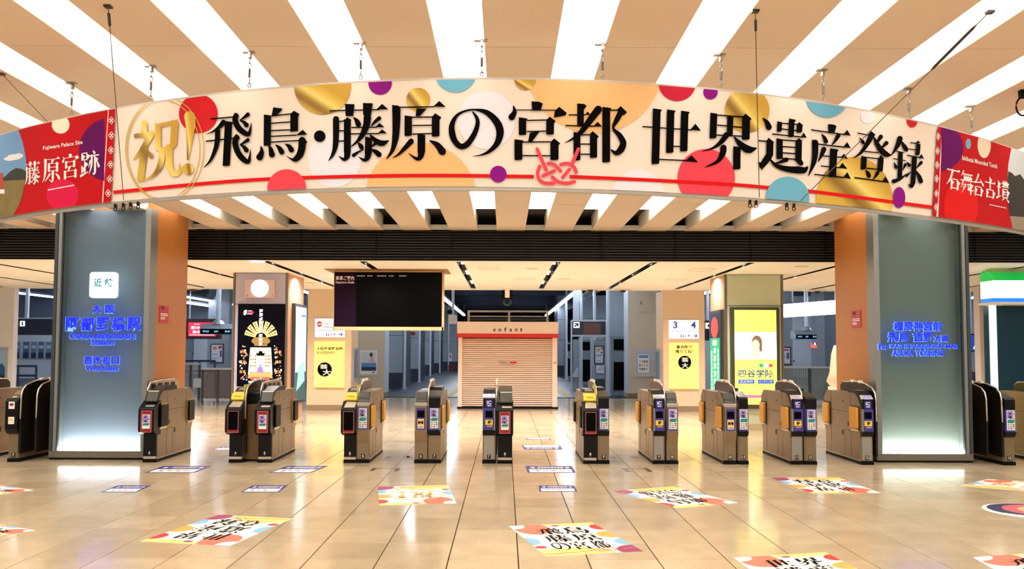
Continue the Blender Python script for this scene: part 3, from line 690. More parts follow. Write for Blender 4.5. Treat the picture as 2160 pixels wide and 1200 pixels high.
def half(t, kind, n_, x0, x1, side, flap):
    """one half of a gate; side is +1 when its passage side faces right, -1 left, 0 hidden"""
    Y = GY; c = (x0+x1)/2
    dark = kind in ('ticket', 'display')
    zt = 0.985
    prof = [(Y+.02, .05), (Y+.02, .46), (Y+.0, .5), (Y+.0, .80), (Y+.10, .93), (Y+.2, zt), (Y+GL-.12, zt), (Y+GL, zt-.1), (Y+GL, .45), (Y+GL-.06, .36), (Y+GL-.06, .05)]
    MB().ext_x(prof, x0, x1).build('body', M_GBODY, t)
    MB().box(x0-.003, x1+.003, Y-.005, Y+GL-.05, 0, .045).build('plinth', M_BLACK, t)
    ins = .008
    fx0, fx1 = x0+ins, x1-ins
    if kind == 'black':
        MB().box(fx0+.01, fx1-.01, Y+.012, Y+.022, .06, .40).build('lower_panel', M_GBODY, t)
        MB().ext_x([(Y+.02, .38), (Y-.03, .40), (Y-.07, .46), (Y-.07, .84), (Y-.04, .88), (Y+.1, .93), (Y+.3, 1.0), (Y+.3, .38)], x0-.012, x1+.006).build('front_housing', M_GDARK, t)
        for z_, im in ((.74, M_GRED), (.53, M_GYEL)):
            w_ = lay('sticker', polys(rect(c-.042, z_, c+.042, z_+.1)), face_map(0, 1, Y-.07, 0, 1), .003, M_WHITE, t)
            lay('sticker_mark', polys(circ(c, z_+.06, .028, .02, 16)), face_map(0, 1, Y-.07, 0, 1), .006, im, w_)
        mpq = quad_map((x0, Y-.035, .885), (x1, Y-.035, .885), (x1, Y+.08, .926), (x0, Y+.08, .926))
        lay('top_mark', polys(rect(.3, .2, .7, .5)), mpq, .004, M_GYEL, t)
        number(t, n_, c, .065, Y+.012)
    elif kind in ('ic', 'poster', 'panel', 'slant'):
        if kind in ('panel', 'slant'):
            # lower skirt slopes outwards up to the display
            MB().ext_x([(Y+.021, .06), (Y+.0, .06), (Y+.0, .28), (Y-.05, .43), (Y-.05, .455), (Y+.021, .455)], fx0-.004, fx1+.004).build('front_skirt', M_GBODY, t)
            MB().box(fx0, fx1, Y-.055, Y+.02, .455, .80).build('display_housing', M_GBODY, t)
            MB().ext_x([(Y-.055, .80), (Y-.055, .83), (Y-.02, .845), (Y+.12, .845), (Y+.12, .80)], fx0-.006, fx1+.006).build('tray_rim', M_GRIM, t)
            MB().ext_x([(Y+.0, .845), (Y+.02, .90), (Y+.08, .985), (Y+.35, 1.0), (Y+.35, .845)], fx0+.005, fx1-.005).build('top_housing', M_GDARK2, t)
            MB().ext_x([(Y-.004, .85), (Y+.004, .85), (Y+.074, .975), (Y+.066, .98)], fx0+.015, fx1-.015).build('top_screen', M_GSLOPE, t)
            yf = Y-.055
        else:
            MB().box(fx0+.01, fx1-.01, Y+.012, Y+.022, .06, .385).build('lower_panel', M_STEEL if kind == 'ic' else M_GBODY, t)
            MB().ext_x([(Y+.021, .385), (Y-.02, .40), (Y-.05, .455), (Y-.05, .465), (Y+.021, .465)], fx0-.004, fx1+.004).build('black_band', M_GDARK, t)
            MB().box(fx0, fx1, Y-.045, Y+.02, .465, .775).build('display_housing', M_GBLUE, t)
            MB().box(fx0-.003 if side < 0 else fx1-.012, fx0+.012 if side < 0 else fx1+.003, Y-.05, Y+.02, .465, .775).build('edge_strip', M_STEEL, t)
            yf = Y-.045
        if kind == 'ic':
            MB().ext_x([(Y-.045, .775), (Y-.045, .90), (Y+.03, .96), (Y+.12, 1.02), (Y+.45, 1.025), (Y+.45, .775)], fx0, fx1).build('top_housing', M_GDARK, t)
            MB().ext_x([(Y-.03, .895), (Y-.024, .925), (Y+.03, .965), (Y+.036, .96)], fx0-.006, fx1+.004).build('reader_hood', M_GRIM, t)
            mp = quad_map((fx0, Y-.036, .9), (fx1, Y-.036, .9), (fx1, Y+.026, .965), (fx0, Y+.026, .965))
            lay('reader_sign', polys([(.25, .08), (.8, .08), (.88, .6), (.18, .6)]), mp, .006, mat('lilac_reader', (126, 120, 206), .4), t)
            mp = face_map(c-.048, c+.048, yf, .785, .885)
            sg_ = lay('ic_sign', polys(rect(0, 0, 1, 1)), mp, .003, mat('ic_blue', (48, 44, 150), .4), t)
            lay('ic_lettering', merge(text('IC', .2, .42, .8, .9, .03), text('専用', .26, .1, .76, .33, .02)), mp, .006, M_WHITE, sg_)
            mp = quad_map((fx0, Y+.13, 1.024), (fx1, Y+.13, 1.024), (fx1, Y+.44, 1.027), (fx0, Y+.44, 1.027))
            lay('reader_pad', polys(circ(.5, .18, .34, .13, 24)), mp, .003, M_KNOB, t)
            lay('reader_mark', polys(circ(.5, .18, .16, .06, 16)), mp, .005, M_GDARK2, t)
        elif kind == 'poster':
            MB().ext_x([(Y-.04, .775), (Y-.04, .91), (Y-.01, .935), (Y+.25, 1.0), (Y+.5, 1.0), (Y+.5, .775)], fx0, fx1).build('top_housing', M_GDARK, t)
            MB().box(fx0+.01, fx1-.01, Y+.42, Y+.9, zt, zt+.055).build('ticket_cover', M_GDARK2, t)
        if kind in ('ic', 'panel'):
            lay('display_panel', polys(rect(c-.062, .47, c+.062, .77)), face_map(0, 1, yf, 0, 1), .002, M_GBLUE, t)
            lay('display_screen', polys(rect(c-.05, .64, c+.05, .735)), face_map(0, 1, yf, 0, 1), .005, M_SCR, t)
            if kind == 'ic':
                icon_yellow(t, c-.052, c+.052, .54, .612, yf-.002)
                lay('warning_text', scrib(c-.03, .512, c+.05, .53, 4), face_map(0, 1, yf, 0, 1), .005, M_GYEL, t)
            else: icon_cross(t, c-.045, c+.045, .49, .62, yf-.002)
        else:
            lay('display_panel', polys(rect(c-.066, .47, c+.066, .775)), face_map(0, 1, yf, 0, 1), .002, M_GBLUE, t)
            poster_info(t, c-.056, c+.056, .49, .765, yf-.002)
        number(t, n_, c, .065, Y+(.0 if kind in ('panel', 'slant') else .012))
    else:
        MB().box(fx0-.004, fx1+.004, Y-.012, Y+.021, .085, .42).build('front_plate', M_GDARK, t)
        MB().box(fx0, fx1, Y-.012, Y+.02, .05, .085).build('foot_strip', M_GRIM, t)
        MB().ext_x([(Y+.05, .38), (Y-.04, .395), (Y-.125, .43), (Y-.14, .46), (Y-.14, .745), (Y-.12, .765), (Y+.05, .86), (Y+.1, .86), (Y+.1, .38)], x0-.022, x1+.012).build('display_housing', M_GDARK, t)
        mp = face_map(0, 1, Y-.14, 0, 1)
        lay('outline', polys(rect(c-.077, .428, c+.072, .728)), mp, .002, M_GPINK, t)
        lay('display_panel', polys(rect(c-.071, .434, c+.066, .722)), mp, .004, M_GRED, t)
        if kind == 'ticket':
            lay('display_screen', polys(rect(c-.071, .466, c+.066, .722)), mp, .006, M_SCR, t)
            mp2 = quad_map((x0, Y-.115, .77), (x1, Y-.115, .77), (x1, Y+.045, .86), (x0, Y+.045, .86))
            lay('coin_tray', polys([(.08, .05), (.92, .05), (.96, .85), (.16, .9)]), mp2, .004, M_GRIM, t)
            MB().ext_x([(Y+.04, .86), (Y+.02, .88), (Y+.06, .955), (Y+.2, .975), (Y+.2, .86)], x0+.006, x1-.012).build('ticket_slot', M_GYEL, t)
            mp3 = quad_map((x0, Y+.02, .88), (x1, Y+.02, .88), (x1, Y+.06, .955), (x0, Y+.06, .955))
            lay('slot', polys(rect(.22, .45, .78, .6)), mp3, .003, mat('slot_amber', (190, 120, 30), .5), t)
            MB().ext_x([(Y+.2, .9), (Y+.2, .985), (Y+.3, 1.025), (Y+.6, 1.03), (Y+.6, .9)], x0+.004, x1-.01).build('top_housing', M_GDARK, t)
            mp4 = quad_map((x0, Y+.2, .987), (x1, Y+.2, .987), (x1, Y+.3, 1.027), (x0, Y+.3, 1.027))
            lay('label_strip', polys(rect(.2, .2, .85, .45), rect(.25, .6, .8, .85)), mp4, .003, mat('grey_label', (170, 164, 150), .4), t)
            MB().box(x1-.012, x1-.002, Y+.05, Y+.5, .86, 1.08).build('edge_strip', mat('yellow_edge', (214, 206, 70), .4), t)
        else:
            poster_info(t, c-.055, c+.052, .48, .675, Y-.144, False)
            mp2 = quad_map((x0, Y-.115, .77), (x1, Y-.115, .77), (x1, Y+.045, .86), (x0, Y+.045, .86))
            lay('tray', polys(rect(.3, .05, .95, .3)), mp2, .004, M_GRIM, t)
            MB().ext_x([(Y-.02, .84), (Y+.06, .99), (Y+.36, 1.05), (Y+.7, 1.045), (Y+.7, .84)], x0+.01, x1-.002).build('top_housing', M_GDARK, t)
            mp3 = quad_map((x0, Y-.02, .845), (x1, Y-.02, .845), (x1, Y+.06, .99), (x0, Y+.06, .99))
            lay('top_screen', polys(rect(.16, .05, .97, .93)), mp3, .004, M_GSLOPE, t)
            lay('top_edge', polys(rect(.16, .93, .97, 1.0)), mp3, .005, M_GRIM, t)
        number(t, n_, c, .1, Y-.012, False)
    # passage side
    if side:
        xs = x1 if side > 0 else x0
        def on(a, b, z0, z1, d, nm, mm): MB().box(min(xs, xs+side*d), max(xs, xs+side*d), Y+a, Y+b, z0, z1).build(nm, mm, t)
        for a, b, z0, z1 in ((.34, .345, .07, .97), (1.08, 1.085, .07, .97), (.34, 1.08, .70, .706), (.56, .565, .07, .44), (.36, .56, .435, .441), (.05, .34, .46, .466)):
            on(a, b, z0, z1, .0015, 'panel_seam', M_SEAM)
        on(.42, .445, .5, .56, .004, 'latch', M_SEAM); on(.62, .66, .36, .43, .004, 'latch', M_SEAM); on(.6, .62, .84, .86, .004, 'keyhole', M_SEAM)
        fm = {'o': M_FLAPO, 'k': M_FLAPK}[flap]
        for a, b in ((.05, .3), (1.12, 1.33)):
            on(a-.02, b+.02, .47, .81, .012, 'flap_frame', M_GDARK2 if flap == 'o' else M_GOLDT)
            prof = [(Y+a+.02, .49), (Y+b-.01, .49), (Y+b, .51), (Y+b, .77), (Y+b-.01, .79), (Y+a+.02, .79), (Y+a, .77), (Y+a, .51)]
            MB().ext_x(prof, min(xs, xs+side*.04), max(xs, xs+side*.04)).build('flap', fm, t)
            on(a, b, .455, .478, .02, 'flap_sill', M_GRIM)
        on(.02, 1.3, 0.046, .056, .004, 'foot_rail', M_GRIM)

def fin(t, x, style, y0=.04, thick=.022):
    """upright guide plate on the centre line of a gate"""
    Y = GY
    if style == 'frame':
        prof = [(Y+.12, .9), (Y+.14, 1.02), (Y+.22, 1.105), (Y+1.1, 1.125), (Y+1.24, 1.07), (Y+1.28, .9)]
    else:
        prof = [(Y+y0, .12), (Y+y0-.01, .6), (Y+y0, .92), (Y+y0+.03, 1.0), (Y+y0+.12, 1.065), (Y+y0+.35, 1.115), (Y+y0+.7, 1.13), (Y+1.12, 1.11), (Y+1.2, 1.06), (Y+1.2, .12)]
    MB().ext_x(prof, x-thick/2, x+thick/2).build('guide_plate', M_FINS if style == 'frame' else M_FIN, t)
    rim = [(x, a, b) for a, b in prof[(0 if style == 'frame' else 1):-1]]
    MB().tube(rim, .012, 8).build('guide_rim', M_GRIM, t, True)
    if style == 'frame':
        for i in range(4):
            a = Y+.2+i*.24
            q = MB().ext_x([(a, 1.0), (a+.2, 1.0), (a+.17, 1.085), (a+.03, 1.085)], x-thick/2-.003, x+thick/2+.003)
            q.build('guide_window', M_GDARK, t)
    else:
        for a in (.45, .72):
            MB().cbox(x-.02, x+.02, Y+a, Y+a+.09, 1.115, 1.155, .008).build('sensor', M_KNOB, t)

def gate(label, halves, fins, group='ticket gates in one row'):
    c = sum((h[2]+h[3])/2 for h in halves)/len(halves)
    t = thing('ticket_gate', label, 'ticket gate', (c, GY, 0), group)
    for h in halves: half(t, *h)
    for f in fins: fin(t, *f)
    return t
gate('ticket gate numbered 4 with red panel standing against the left column', [('display', '4', -5.04, -4.855, 1, 'k')], [(-5.055, 'frame')])
g2 = gate('wide ticket gate numbered 4 and 5 with yellow ticket slot', [('ticket', '4', -3.84, -3.655, 0, 'k'), ('display', '5', -3.435, -3.245, 1, 'k')], [(-3.635, 'plain'), (-3.45, 'frame')])
MB().box(-3.655, -3.435, GY+.12, GY+1.25, .03, .8).build('middle_panel', mat('brown_middle_panel', (112, 84, 52), .35, metal=.4), g2)
MB().box(-3.655, -3.435, GY+.25, GY+1.15, .8, .95).build('middle_cover', M_GDARK, g2)
gate('ticket gate numbered 5 and 6 left of the middle', [('ticket', '5', -2.24, -2.065, 0, 'o'), ('slant', '6', -2.06, -1.885, 1, 'o')], [(-2.06, 'plain', .1)])
gate('ticket gate numbered 6 and 7 left of the shuttered kiosk', [('panel', '6', -1.255, -1.075, 0, 'o'), ('poster', '7', -1.065, -.89, 1, 'o')], [(-1.07, 'plain')])
gate('ticket gate numbered 7 and 8 in front of the shuttered kiosk', [('ic', '7', -.305, -.125, 0, 'o'), ('display', '8', -.095, .11, 0, 'o')], [(-.112, 'plain')])
gate('ticket gate numbered 8 and 9 right of the shuttered kiosk', [('ticket', '8', 1.105, 1.29, -1, 'k'), ('poster', '9', 1.305, 1.465, 0, 'o')], [(1.298, 'plain', .1)])
gate('ticket gate numbered 9 and 10 before the pillar with platform numbers', [('ic', '9', 2.075, 2.24, -1, 'o'), ('slant', '10', 2.262, 2.425, 0, 'o')], [(2.25, 'plain')])
gate('ticket gate numbered 10 and 11 standing before the tall yellow advertisement', [('panel', '10', 3.06, 3.235, -1, 'o'), ('poster', '11', 3.26, 3.405, 0, 'o')], [(3.246, 'plain')])
gate('ticket gate numbered 11 and 12 before the slatted glass fence', [('ic', '11', 4.0, 4.17, -1, 'o'), ('poster', '12', 4.19, 4.36, 0, 'o')], [(4.178, 'plain')])
gate('ticket gate numbered 12 standing against the right column', [('ic', '12', 4.98, 5.15, -1, 'o')], [(5.19, 'plain', -.02, .03)])
gate('ticket gate numbered 3 left of the left column', [('black', '3', -6.93, -6.78, 0, 'o')], [(-6.755, 'plain', -.02, .03), (-6.6, 'plain', .1, .03)])
gate('ticket gate at the left edge of the view', [('slant', '2', -7.62, -7.42, 1, 'o')], [(-7.63, 'plain')])
gate('ticket gate numbered 13 right of the right column', [('poster', '13', 6.97, 7.13, 0, 'o')], [(6.945, 'plain', -.02, .03), (6.8, 'plain', .1, .03)])
gate('ticket gate at the right edge of the view', [('ic', '14', 7.66, 7.84, -1, 'o')], [(7.86, 'plain')])

# ------------------------------------------------------------------ brush-serif characters, drawn stroke by stroke
def ribbon(pts, sub=6):                # pts: (x, y, width); smooth variable-width stroke -> outline
    P = []
    n = len(pts)
    if n == 2: P = [tuple(pts[0]), tuple(pts[1])]
    else:
        for i in range(n-1):
            a, b, c, d = pts[max(i-1, 0)], pts[i], pts[i+1], pts[min(i+2, n-1)]
            for k in range(sub):
                t = k/sub
                v = [0.5*((2*b[j]) + (c[j]-a[j])*t + (2*a[j]-5*b[j]+4*c[j]-d[j])*t*t + (3*b[j]-a[j]-3*c[j]+d[j])*t**3) for j in (0, 1)]
                P.append((v[0], v[1], b[2]+(c[2]-b[2])*t))
        P.append(tuple(pts[-1]))
    L = []; R = []
    for i, p in enumerate(P):
        a, b = P[max(i-1, 0)], P[min(i+1, len(P)-1)]
        dx, dy = b[0]-a[0], b[1]-a[1]; l = math.hypot(dx, dy) or 1
        nx, ny = -dy/l*p[2]/2, dx/l*p[2]/2
        L.append((p[0]+nx, p[1]+ny)); R.append((p[0]-nx, p[1]-ny))
    ps = []
    for i in range(len(P)-1): ps.append([L[i], L[i+1], R[i+1], R[i]])
    vs = []; fs = []
    for q in ps:
        k = len(vs); vs += q; fs += [(k, k+1, k+2), (k, k+2, k+3)]
    for p in (P[0], P[-1]):
        if p[2] > 8:
            k = len(vs); c = circ(p[0], p[1], p[2]*0.49, n=12); vs += c; fs += [(k, k+i, k+i+1) for i in range(1, 11)]
    return vs, fs
def bar(x0, y0, x1, y1, w): return ribbon([(x0, y0, w), (x1, y1, w)])
def Hs(x0, y0, x1, y1, w=10, tri=None):
    a = bar(x0, y0, x1, y1, w)
    a = polys([(x0, y0-w/2), (x1, y1-w/2), (x1, y1+w/2), (x0, y0+w/2)])
    return merge(a, polys(tri)) if tri else a
def Vs(x, y0, y1, w=58, x2=None, serif=True):
    x2 = x if x2 is None else x2; h = w/2
    pts = [(x-h, y0), (x+h, y0+8), (x+h+(12 if serif else 0), y0+14), (x+h, y0+28), (x2+h, y1-6), (x2+h-8, y1), (x2-h+8, y1+2), (x2-h, y1-2)]
    return polys(pts)
T = lambda *p: polys(list(p))
C = lambda *p: ribbon(list(p))
CH = {}
CH['飛'] = (2, merge(Hs(97,453,285,437,11), C((297,425,40),(290,465,44),(315,520,46),(360,560,44),(395,572,34),(410,530,16),(417,480,2)), T((265,442),(290,402),(322,430),(310,450)),
    C((390,418,34),(355,445,18),(325,465,5)), C((328,463,8),(360,480,26),(378,500,40)), C((198,478,40),(160,520,26),(110,555,12),(60,572,2)), T((180,470),(210,500),(170,530)),
    C((152,540,40),(150,620,40),(135,690,34),(95,780,20),(42,836,2)), Hs(60,628,300,602,11), Vs(238,468,820,56,220),
    C((303,595,40),(290,640,46),(310,710,46),(350,765,46),(392,788,34),(405,745,16),(413,690,2)), T((270,605),(297,570),(330,600),(315,620)), C((390,618,30),(355,640,18),(325,657,5)), C((328,650,8),(360,674,28),(378,697,40))))
CH['鳥'] = (2, merge(T((588,362),(660,372),(655,385),(610,430),(575,432)), Vs(543,418,662,56,541,False), Hs(572,430,740,412), T((722,415),(750,388),(795,415),(783,435),(783,548),(722,555)),
    Hs(570,487,722,477), Hs(570,545,722,538), Hs(570,590,770,580,10,[(770,578),(820,538),(855,575),(770,583)]), Hs(570,635,790,622), T((780,622),(822,598),(855,630),(845,650)),
    C((815,622,58),(812,680,58),(795,735,54),(762,768,44),(730,768,14),(690,742,3)), C((492,665,4),(498,710,36),(482,752,54)), C((550,658,4),(568,690,34),(578,732,48)), C((605,655,4),(635,680,34),(655,712,44)), C((680,650,4),(712,668,34),(730,695,44))))
CH['・'] = (2, polys(circ(952, 588, 45)))
CH['藤'] = (2, merge(Hs(1030,390,1420,380,10,[(1395,380),(1440,335),(1490,378)]), T((1150,335),(1225,338),(1213,430),(1155,430)), T((1290,328),(1368,330),(1353,425),(1293,425)),
    C((1080,455,50),(1080,560,48),(1075,660,42),(1055,730,26),(1020,783,2)), Hs(1100,475,1145,468), Hs(1100,547,1145,545), Hs(1100,628,1145,625), Vs(1168,455,715,54,None,False), T((1140,472),(1165,440),(1200,460),(1190,482)),
    C((1168,690,54),(1165,745,46),(1140,770,26),(1100,742,2)), C((1215,440,4),(1240,465,34),(1255,495,44)), C((1418,448,34),(1385,475,24),(1355,510,6)), C((1325,440,58),(1318,500,54),(1290,570,44),(1245,630,22),(1190,675,2)),
    Hs(1200,520,1400,518,10,[(1385,518),(1420,485),(1460,518)]), Hs(1195,570,1420,568,10,[(1405,568),(1440,535),(1480,566)]), C((1345,575,8),(1375,610,34),(1415,638,46),(1450,642,44),(1495,622,2)),
    Vs(1335,592,735,54,1332,False), C((1332,715,54),(1325,755,44),(1300,775,26),(1255,750,2)), C((1250,638,4),(1270,660,34),(1280,676,36)), C((1300,690,4),(1250,715,18),(1218,738,30)), C((1390,645,26),(1360,668,12),(1345,680,4)), C((1350,690,4),(1390,710,36),(1416,732,44))))
CH['原'] = (2, merge(Hs(1585,362,1850,358,10,[(1840,356),(1888,312),(1940,360)]), C((1552,378,66),(1552,480,62),(1545,600,52),(1520,700,30),(1470,772,2)), T((1519,342),(1585,358),(1585,400),(1519,400)),
    T((1710,372),(1790,372),(1735,432),(1703,432)), Vs(1645,425,585,58), Hs(1675,440,1830,438), Hs(1675,505,1830,503), Hs(1675,572,1830,568), Vs(1860,430,590,60,None,False), T((1828,442),(1855,408),(1905,440),(1890,462)),
    Vs(1748,570,720,60,None,False), C((1748,690,60),(1742,745,44),(1710,765,26),(1645,720,2)), C((1668,628,44),(1620,680,34),(1570,730,18),(1520,760,2)), C((1810,622,6),(1870,655,44),(1912,708,60))))
CH['の'] = (3, C((360,395,8),(392,440,26),(400,490,34),(375,570,40),(320,650,46),(268,668,44),(225,630,46),(202,570,52),(200,500,42),(235,430,24),(300,392,16),(380,381,14),(470,402,40),(545,470,56),(576,550,60),(555,640,46),(490,708,26),(420,738,10),(358,745,2)))
CH['宮'] = (3, merge(T((822,315),(880,318),(912,332),(895,385),(828,385)), C((680,348,4),(690,395,34),(668,438,54)), Hs(705,383,1020,385,8), T((1005,388),(1040,358),(1098,405),(1090,425),(998,442)),
    Vs(752,440,578,58), Hs(785,465,940,462), Vs(968,455,575,60,None,False), T((935,464),(965,435),(1012,470),(998,488)), Hs(785,552,940,549), T((810,560),(888,550),(825,632),(795,632)),
    Vs(720,612,774,62), Hs(750,635,970,632), Vs(1002,630,774,64,None,False), T((970,635),(1000,605),(1048,645),(1032,662)), Hs(750,741,970,742)))
CH['都'] = (3, merge(T((1180,332),(1235,336),(1255,350),(1232,380),(1232,508),(1180,508)), Hs(1112,422,1245,420,10,[(1240,421),(1262,395),(1285,421)]), Hs(1088,505,1320,510,10,[(1305,512),(1340,475),(1375,514)]),
    C((1345,378,60),(1290,450,54),(1215,550,40),(1150,605,18),(1080,643,2)), Vs(1178,555,777,54), Hs(1205,578,1285,578), Hs(1205,650,1280,650), Hs(1205,730,1280,730), Vs(1308,575,757,56,None,False), T((1275,580),(1300,548),(1350,590),(1335,608)),
    Vs(1407,358,792,62), Hs(1440,385,1495,383), T((1488,384),(1520,352),(1570,400),(1545,425)), C((1525,392,48),(1490,460,40),(1462,525,18),(1510,580,40),(1540,640,50),(1520,695,54),(1482,720,36),(1440,690,3))))
CH['世'] = (3, merge(Hs(1690,513,2080,540,10,[(2065,538),(2105,490),(2150,546)]), Vs(1803,370,805,60,1792), Vs(1912,378,718,58,1904), Vs(2022,388,706,58,2014), Hs(1930,667,1990,670), Hs(1822,770,2040,780,10,[(2028,778),(2075,738),(2127,793),(2028,784)])))
CH['界'] = (4, merge(Vs(375,318,512,52,368,False), Hs(400,337,595,350), Vs(620,352,522,58,617,False), T((588,352),(615,325),(662,365),(648,380)), Hs(400,412,590,430), Hs(395,488,590,497), Vs(500,345,492,46,495,False),
    C((470,488,46),(430,540,36),(370,585,18),(283,612,2)), C((528,500,8),(570,550,40),(620,590,58),(655,598,50),(702,586,3)), C((448,585,50),(440,630,46),(400,690,26),(303,733,2)), Vs(550,572,747,56,548)))
CH['遺'] = (4, merge(C((745,358,4),(775,390,34),(792,428,46)), Vs(873,382,462,36,871,False), Hs(885,398,1015,408), Vs(965,362,502,42,960), Vs(1025,405,468,42,1022,False), T((1003,410),(1022,388),(1052,415),(1042,428)), Hs(885,442,1015,455),
    Hs(815,480,1050,504,10,[(1035,502),(1055,468),(1080,510)]), Vs(873,512,668,48,None,False), Vs(1018,525,682,48,1016,False), T((1000,530),(1018,510),(1046,532),(1038,548)), Hs(890,525,1000,533), Hs(890,575,1000,582), Hs(890,622,1000,630), Hs(890,664,1000,672),
    C((925,674,34),(880,692,22),(830,705,4)), C((980,668,5),(1020,685,38),(1036,702,36)), Hs(712,530,785,537), Vs(800,540,650,52,798,False), T((768,538),(790,508),(832,542),(820,560)), C((796,640,52),(765,685,50),(738,722,40)), T((705,692),(760,700),(742,755)),
    C((800,672,10),(850,720,30),(930,745,44),(1010,752,54),(1060,752,48),(1088,724,2))))
CH['産'] = (4, merge(T((1240,405),(1285,408),(1304,420),(1290,468),(1242,462)), Hs(1112,448,1370,485,10,[(1355,484),(1385,448),(1413,494)]), C((1190,480,4),(1213,508,26),(1224,536,34)), C((1318,492,34),(1295,530,22),(1270,562,5)),
    Hs(1150,555,1370,580,10,[(1355,579),(1385,540),(1413,588)]), C((1142,545,48),(1142,620,46),(1130,700,36),(1090,802,2)), T((1118,520),(1166,545),(1166,580),(1118,570)), C((1208,596,40),(1190,640,28),(1165,690,4)), Vs(1283,588,805,54,1274),
    Hs(1190,645,1350,657,9,[(1335,656),(1362,628),(1391,669)]), Hs(1185,722,1340,736,9,[(1320,735),(1350,698),(1386,744)]), Hs(1135,786,1370,810,10,[(1355,809),(1385,768),(1413,820)])))
CH['登'] = (4, merge(Hs(1463,472,1550,490,9), T((1540,490),(1566,456),(1600,485),(1585,502)), C((1570,490,40),(1545,540,38),(1490,620,22),(1428,664,2)), C((1478,508,4),(1500,535,28),(1508,548,22)), C((1640,500,34),(1610,545,16),(1590,560,4)), C((1682,548,34),(1650,580,14),(1635,590,4)),
    C((1585,500,8),(1615,560,34),(1650,610,46),(1685,635,42),(1722,640,2)), Hs(1515,612,1625,622,9), Vs(1513,645,748,42,1508,False), Vs(1640,660,764,42,1634,False), T((1620,668),(1638,640),(1664,662),(1656,678)), Hs(1530,657,1622,667,9), Hs(1530,738,1622,748,9),
    C((1525,752,4),(1543,778,30),(1550,798,32)), C((1615,775,30),(1600,800,18),(1580,825,4)), Hs(1440,810,1670,842,10,[(1650,841),(1675,800),(1703,852)])))
CH['録'] = (4, merge(C((1785,515,44),(1765,570,34),(1720,642,3)), C((1795,535,10),(1820,575,34),(1834,598,32)), Hs(1755,608,1815,622,8), Hs(1733,665,1828,682,8), Vs(1790,615,815,34,1784,False), C((1740,693,4),(1756,730,28)), C((1826,712,24),(1805,755,4)), C((1738,838,32),(1790,818,20),(1838,780,3)),
    Hs(1862,545,1915,552,8), Vs(1925,548,640,32,1918,False), T((1905,552),(1922,528),(1942,548)), Hs(1850,592,1915,602,8), Hs(1840,640,1940,660,9,[(1930,658),(1948,630),(1969,670)]), Vs(1895,650,860,36,1884,False), C((1886,840,36),(1872,875,30),(1850,860,3)),
    C((1835,690,4),(1856,716,28)), C((1836,796,22),(1868,765,4)), C((1946,696,26),(1905,745,4)), C((1900,750,5),(1930,800,30),(1944,838,34))))
CH['祝'] = (1, merge(C((735,628,34),(738,690,26)), Hs(685,690,780,674,20), C((770,682,34),(730,750,26),(680,812,4)), Vs(735,742,916,34,716,False), C((755,765,6),(770,790,26)),
    Vs(806,625,760,30,804,False), Hs(805,638,905,616,20), Vs(890,610,745,34,882,False), Hs(805,758,890,742,14), C((828,760,32),(815,840,30),(780,890,16),(725,918,3)), C((862,748,36),(862,830,36),(880,878,30),(912,872,22),(914,828,3))))
CH['!'] = (1, merge(C((965,592,58),(970,640,50),(962,740,22),(955,812,8)), polys(circ(957, 857, 29))))
def em(*a):                            # characters drawn straight in a 100-unit square, y down
    return (0, merge(*a))
CH['石'] = em(Hs(8,12,92,14,5,[(80,14),(88,5),(97,14)]), C((46,14,13),(32,48,11),(5,78,1)), Vs(38,48,97,12), Vs(80,48,97,12), Hs(40,50,80,50,4), Hs(40,88,80,88,4))
CH['台'] = em(C((50,4,13),(32,32,9),(14,40,5)), Hs(14,40,72,34,5), C((64,22,3),(88,44,13)), Vs(26,54,98,12), Vs(74,54,98,12), Hs(28,56,74,56,4), Hs(28,91,74,91,4))
CH['古'] = em(Hs(5,30,92,30,5,[(80,30),(88,20),(97,31)]), Vs(50,2,58,12), Vs(22,57,98,12), Vs(78,57,98,12), Hs(24,60,78,60,4), Hs(24,91,78,91,4))
CH['墳'] = em(Vs(17,8,80,11), Hs(3,38,34,38,5), C((2,88,10),(36,76,2)), Vs(54,4,34,9), Vs(68,2,34,9), Vs(82,4,34,9), Hs(40,18,97,18,5), Hs(42,34,96,34,4), Vs(50,42,82,10), Vs(87,42,82,10), Hs(50,44,87,44,4), Hs(50,56,87,56,4), Hs(50,68,87,68,4), Hs(50,81,87,81,4), C((60,84,9),(42,98,1)), C((76,84,3),(95,98,10)))
CH['舞'] = em(C((25,2,9),(8,24,1)), Hs(20,14,92,14,5), Hs(4,40,97,40,5), Vs(30,14,40,8), Vs(45,14,40,8), Vs(60,14,40,8), Vs(75,14,40,8), C((22,45,10),(5,75,1)), Hs(20,58,44,58,4), C((42,58,10),(10,95,1)), C((20,64,3),(30,74,9)), Hs(52,56,96,56,5), Vs(78,44,98,11), Hs(54,78,98,78,5), Vs(60,56,78,7))
CH['跡'] = em(Vs(10,6,36,9), Vs(36,6,36,9), Hs(10,8,36,8,4), Hs(10,34,36,34,4), Vs(24,36,86,9), Hs(24,56,40,56,4), Vs(10,54,86,9), C((3,95,10),(42,82,3)), C((66,2,3),(74,12,11)), Hs(45,22,98,22,5), C((60,22,11),(58,60,10),(46,92,1)), Vs(77,22,90,11), C((77,88,10),(70,94,8),(64,88,1)), C((52,42,9),(43,68,1)), C((86,40,3),(96,66,11)))
CROP = {1: (0, 0, 2.4), 2: (420, 130, 3.724), 3: (900, 130, 3.724), 4: (1400, 150, 3.6)}
def glyph_px(ch):                      # the character in frame pixels of the banner
    k, (vs, fs) = CH[ch]; ox, oy, s = CROP[k]
    return [(ox+x/s, oy+y/s) for x, y in vs], fs
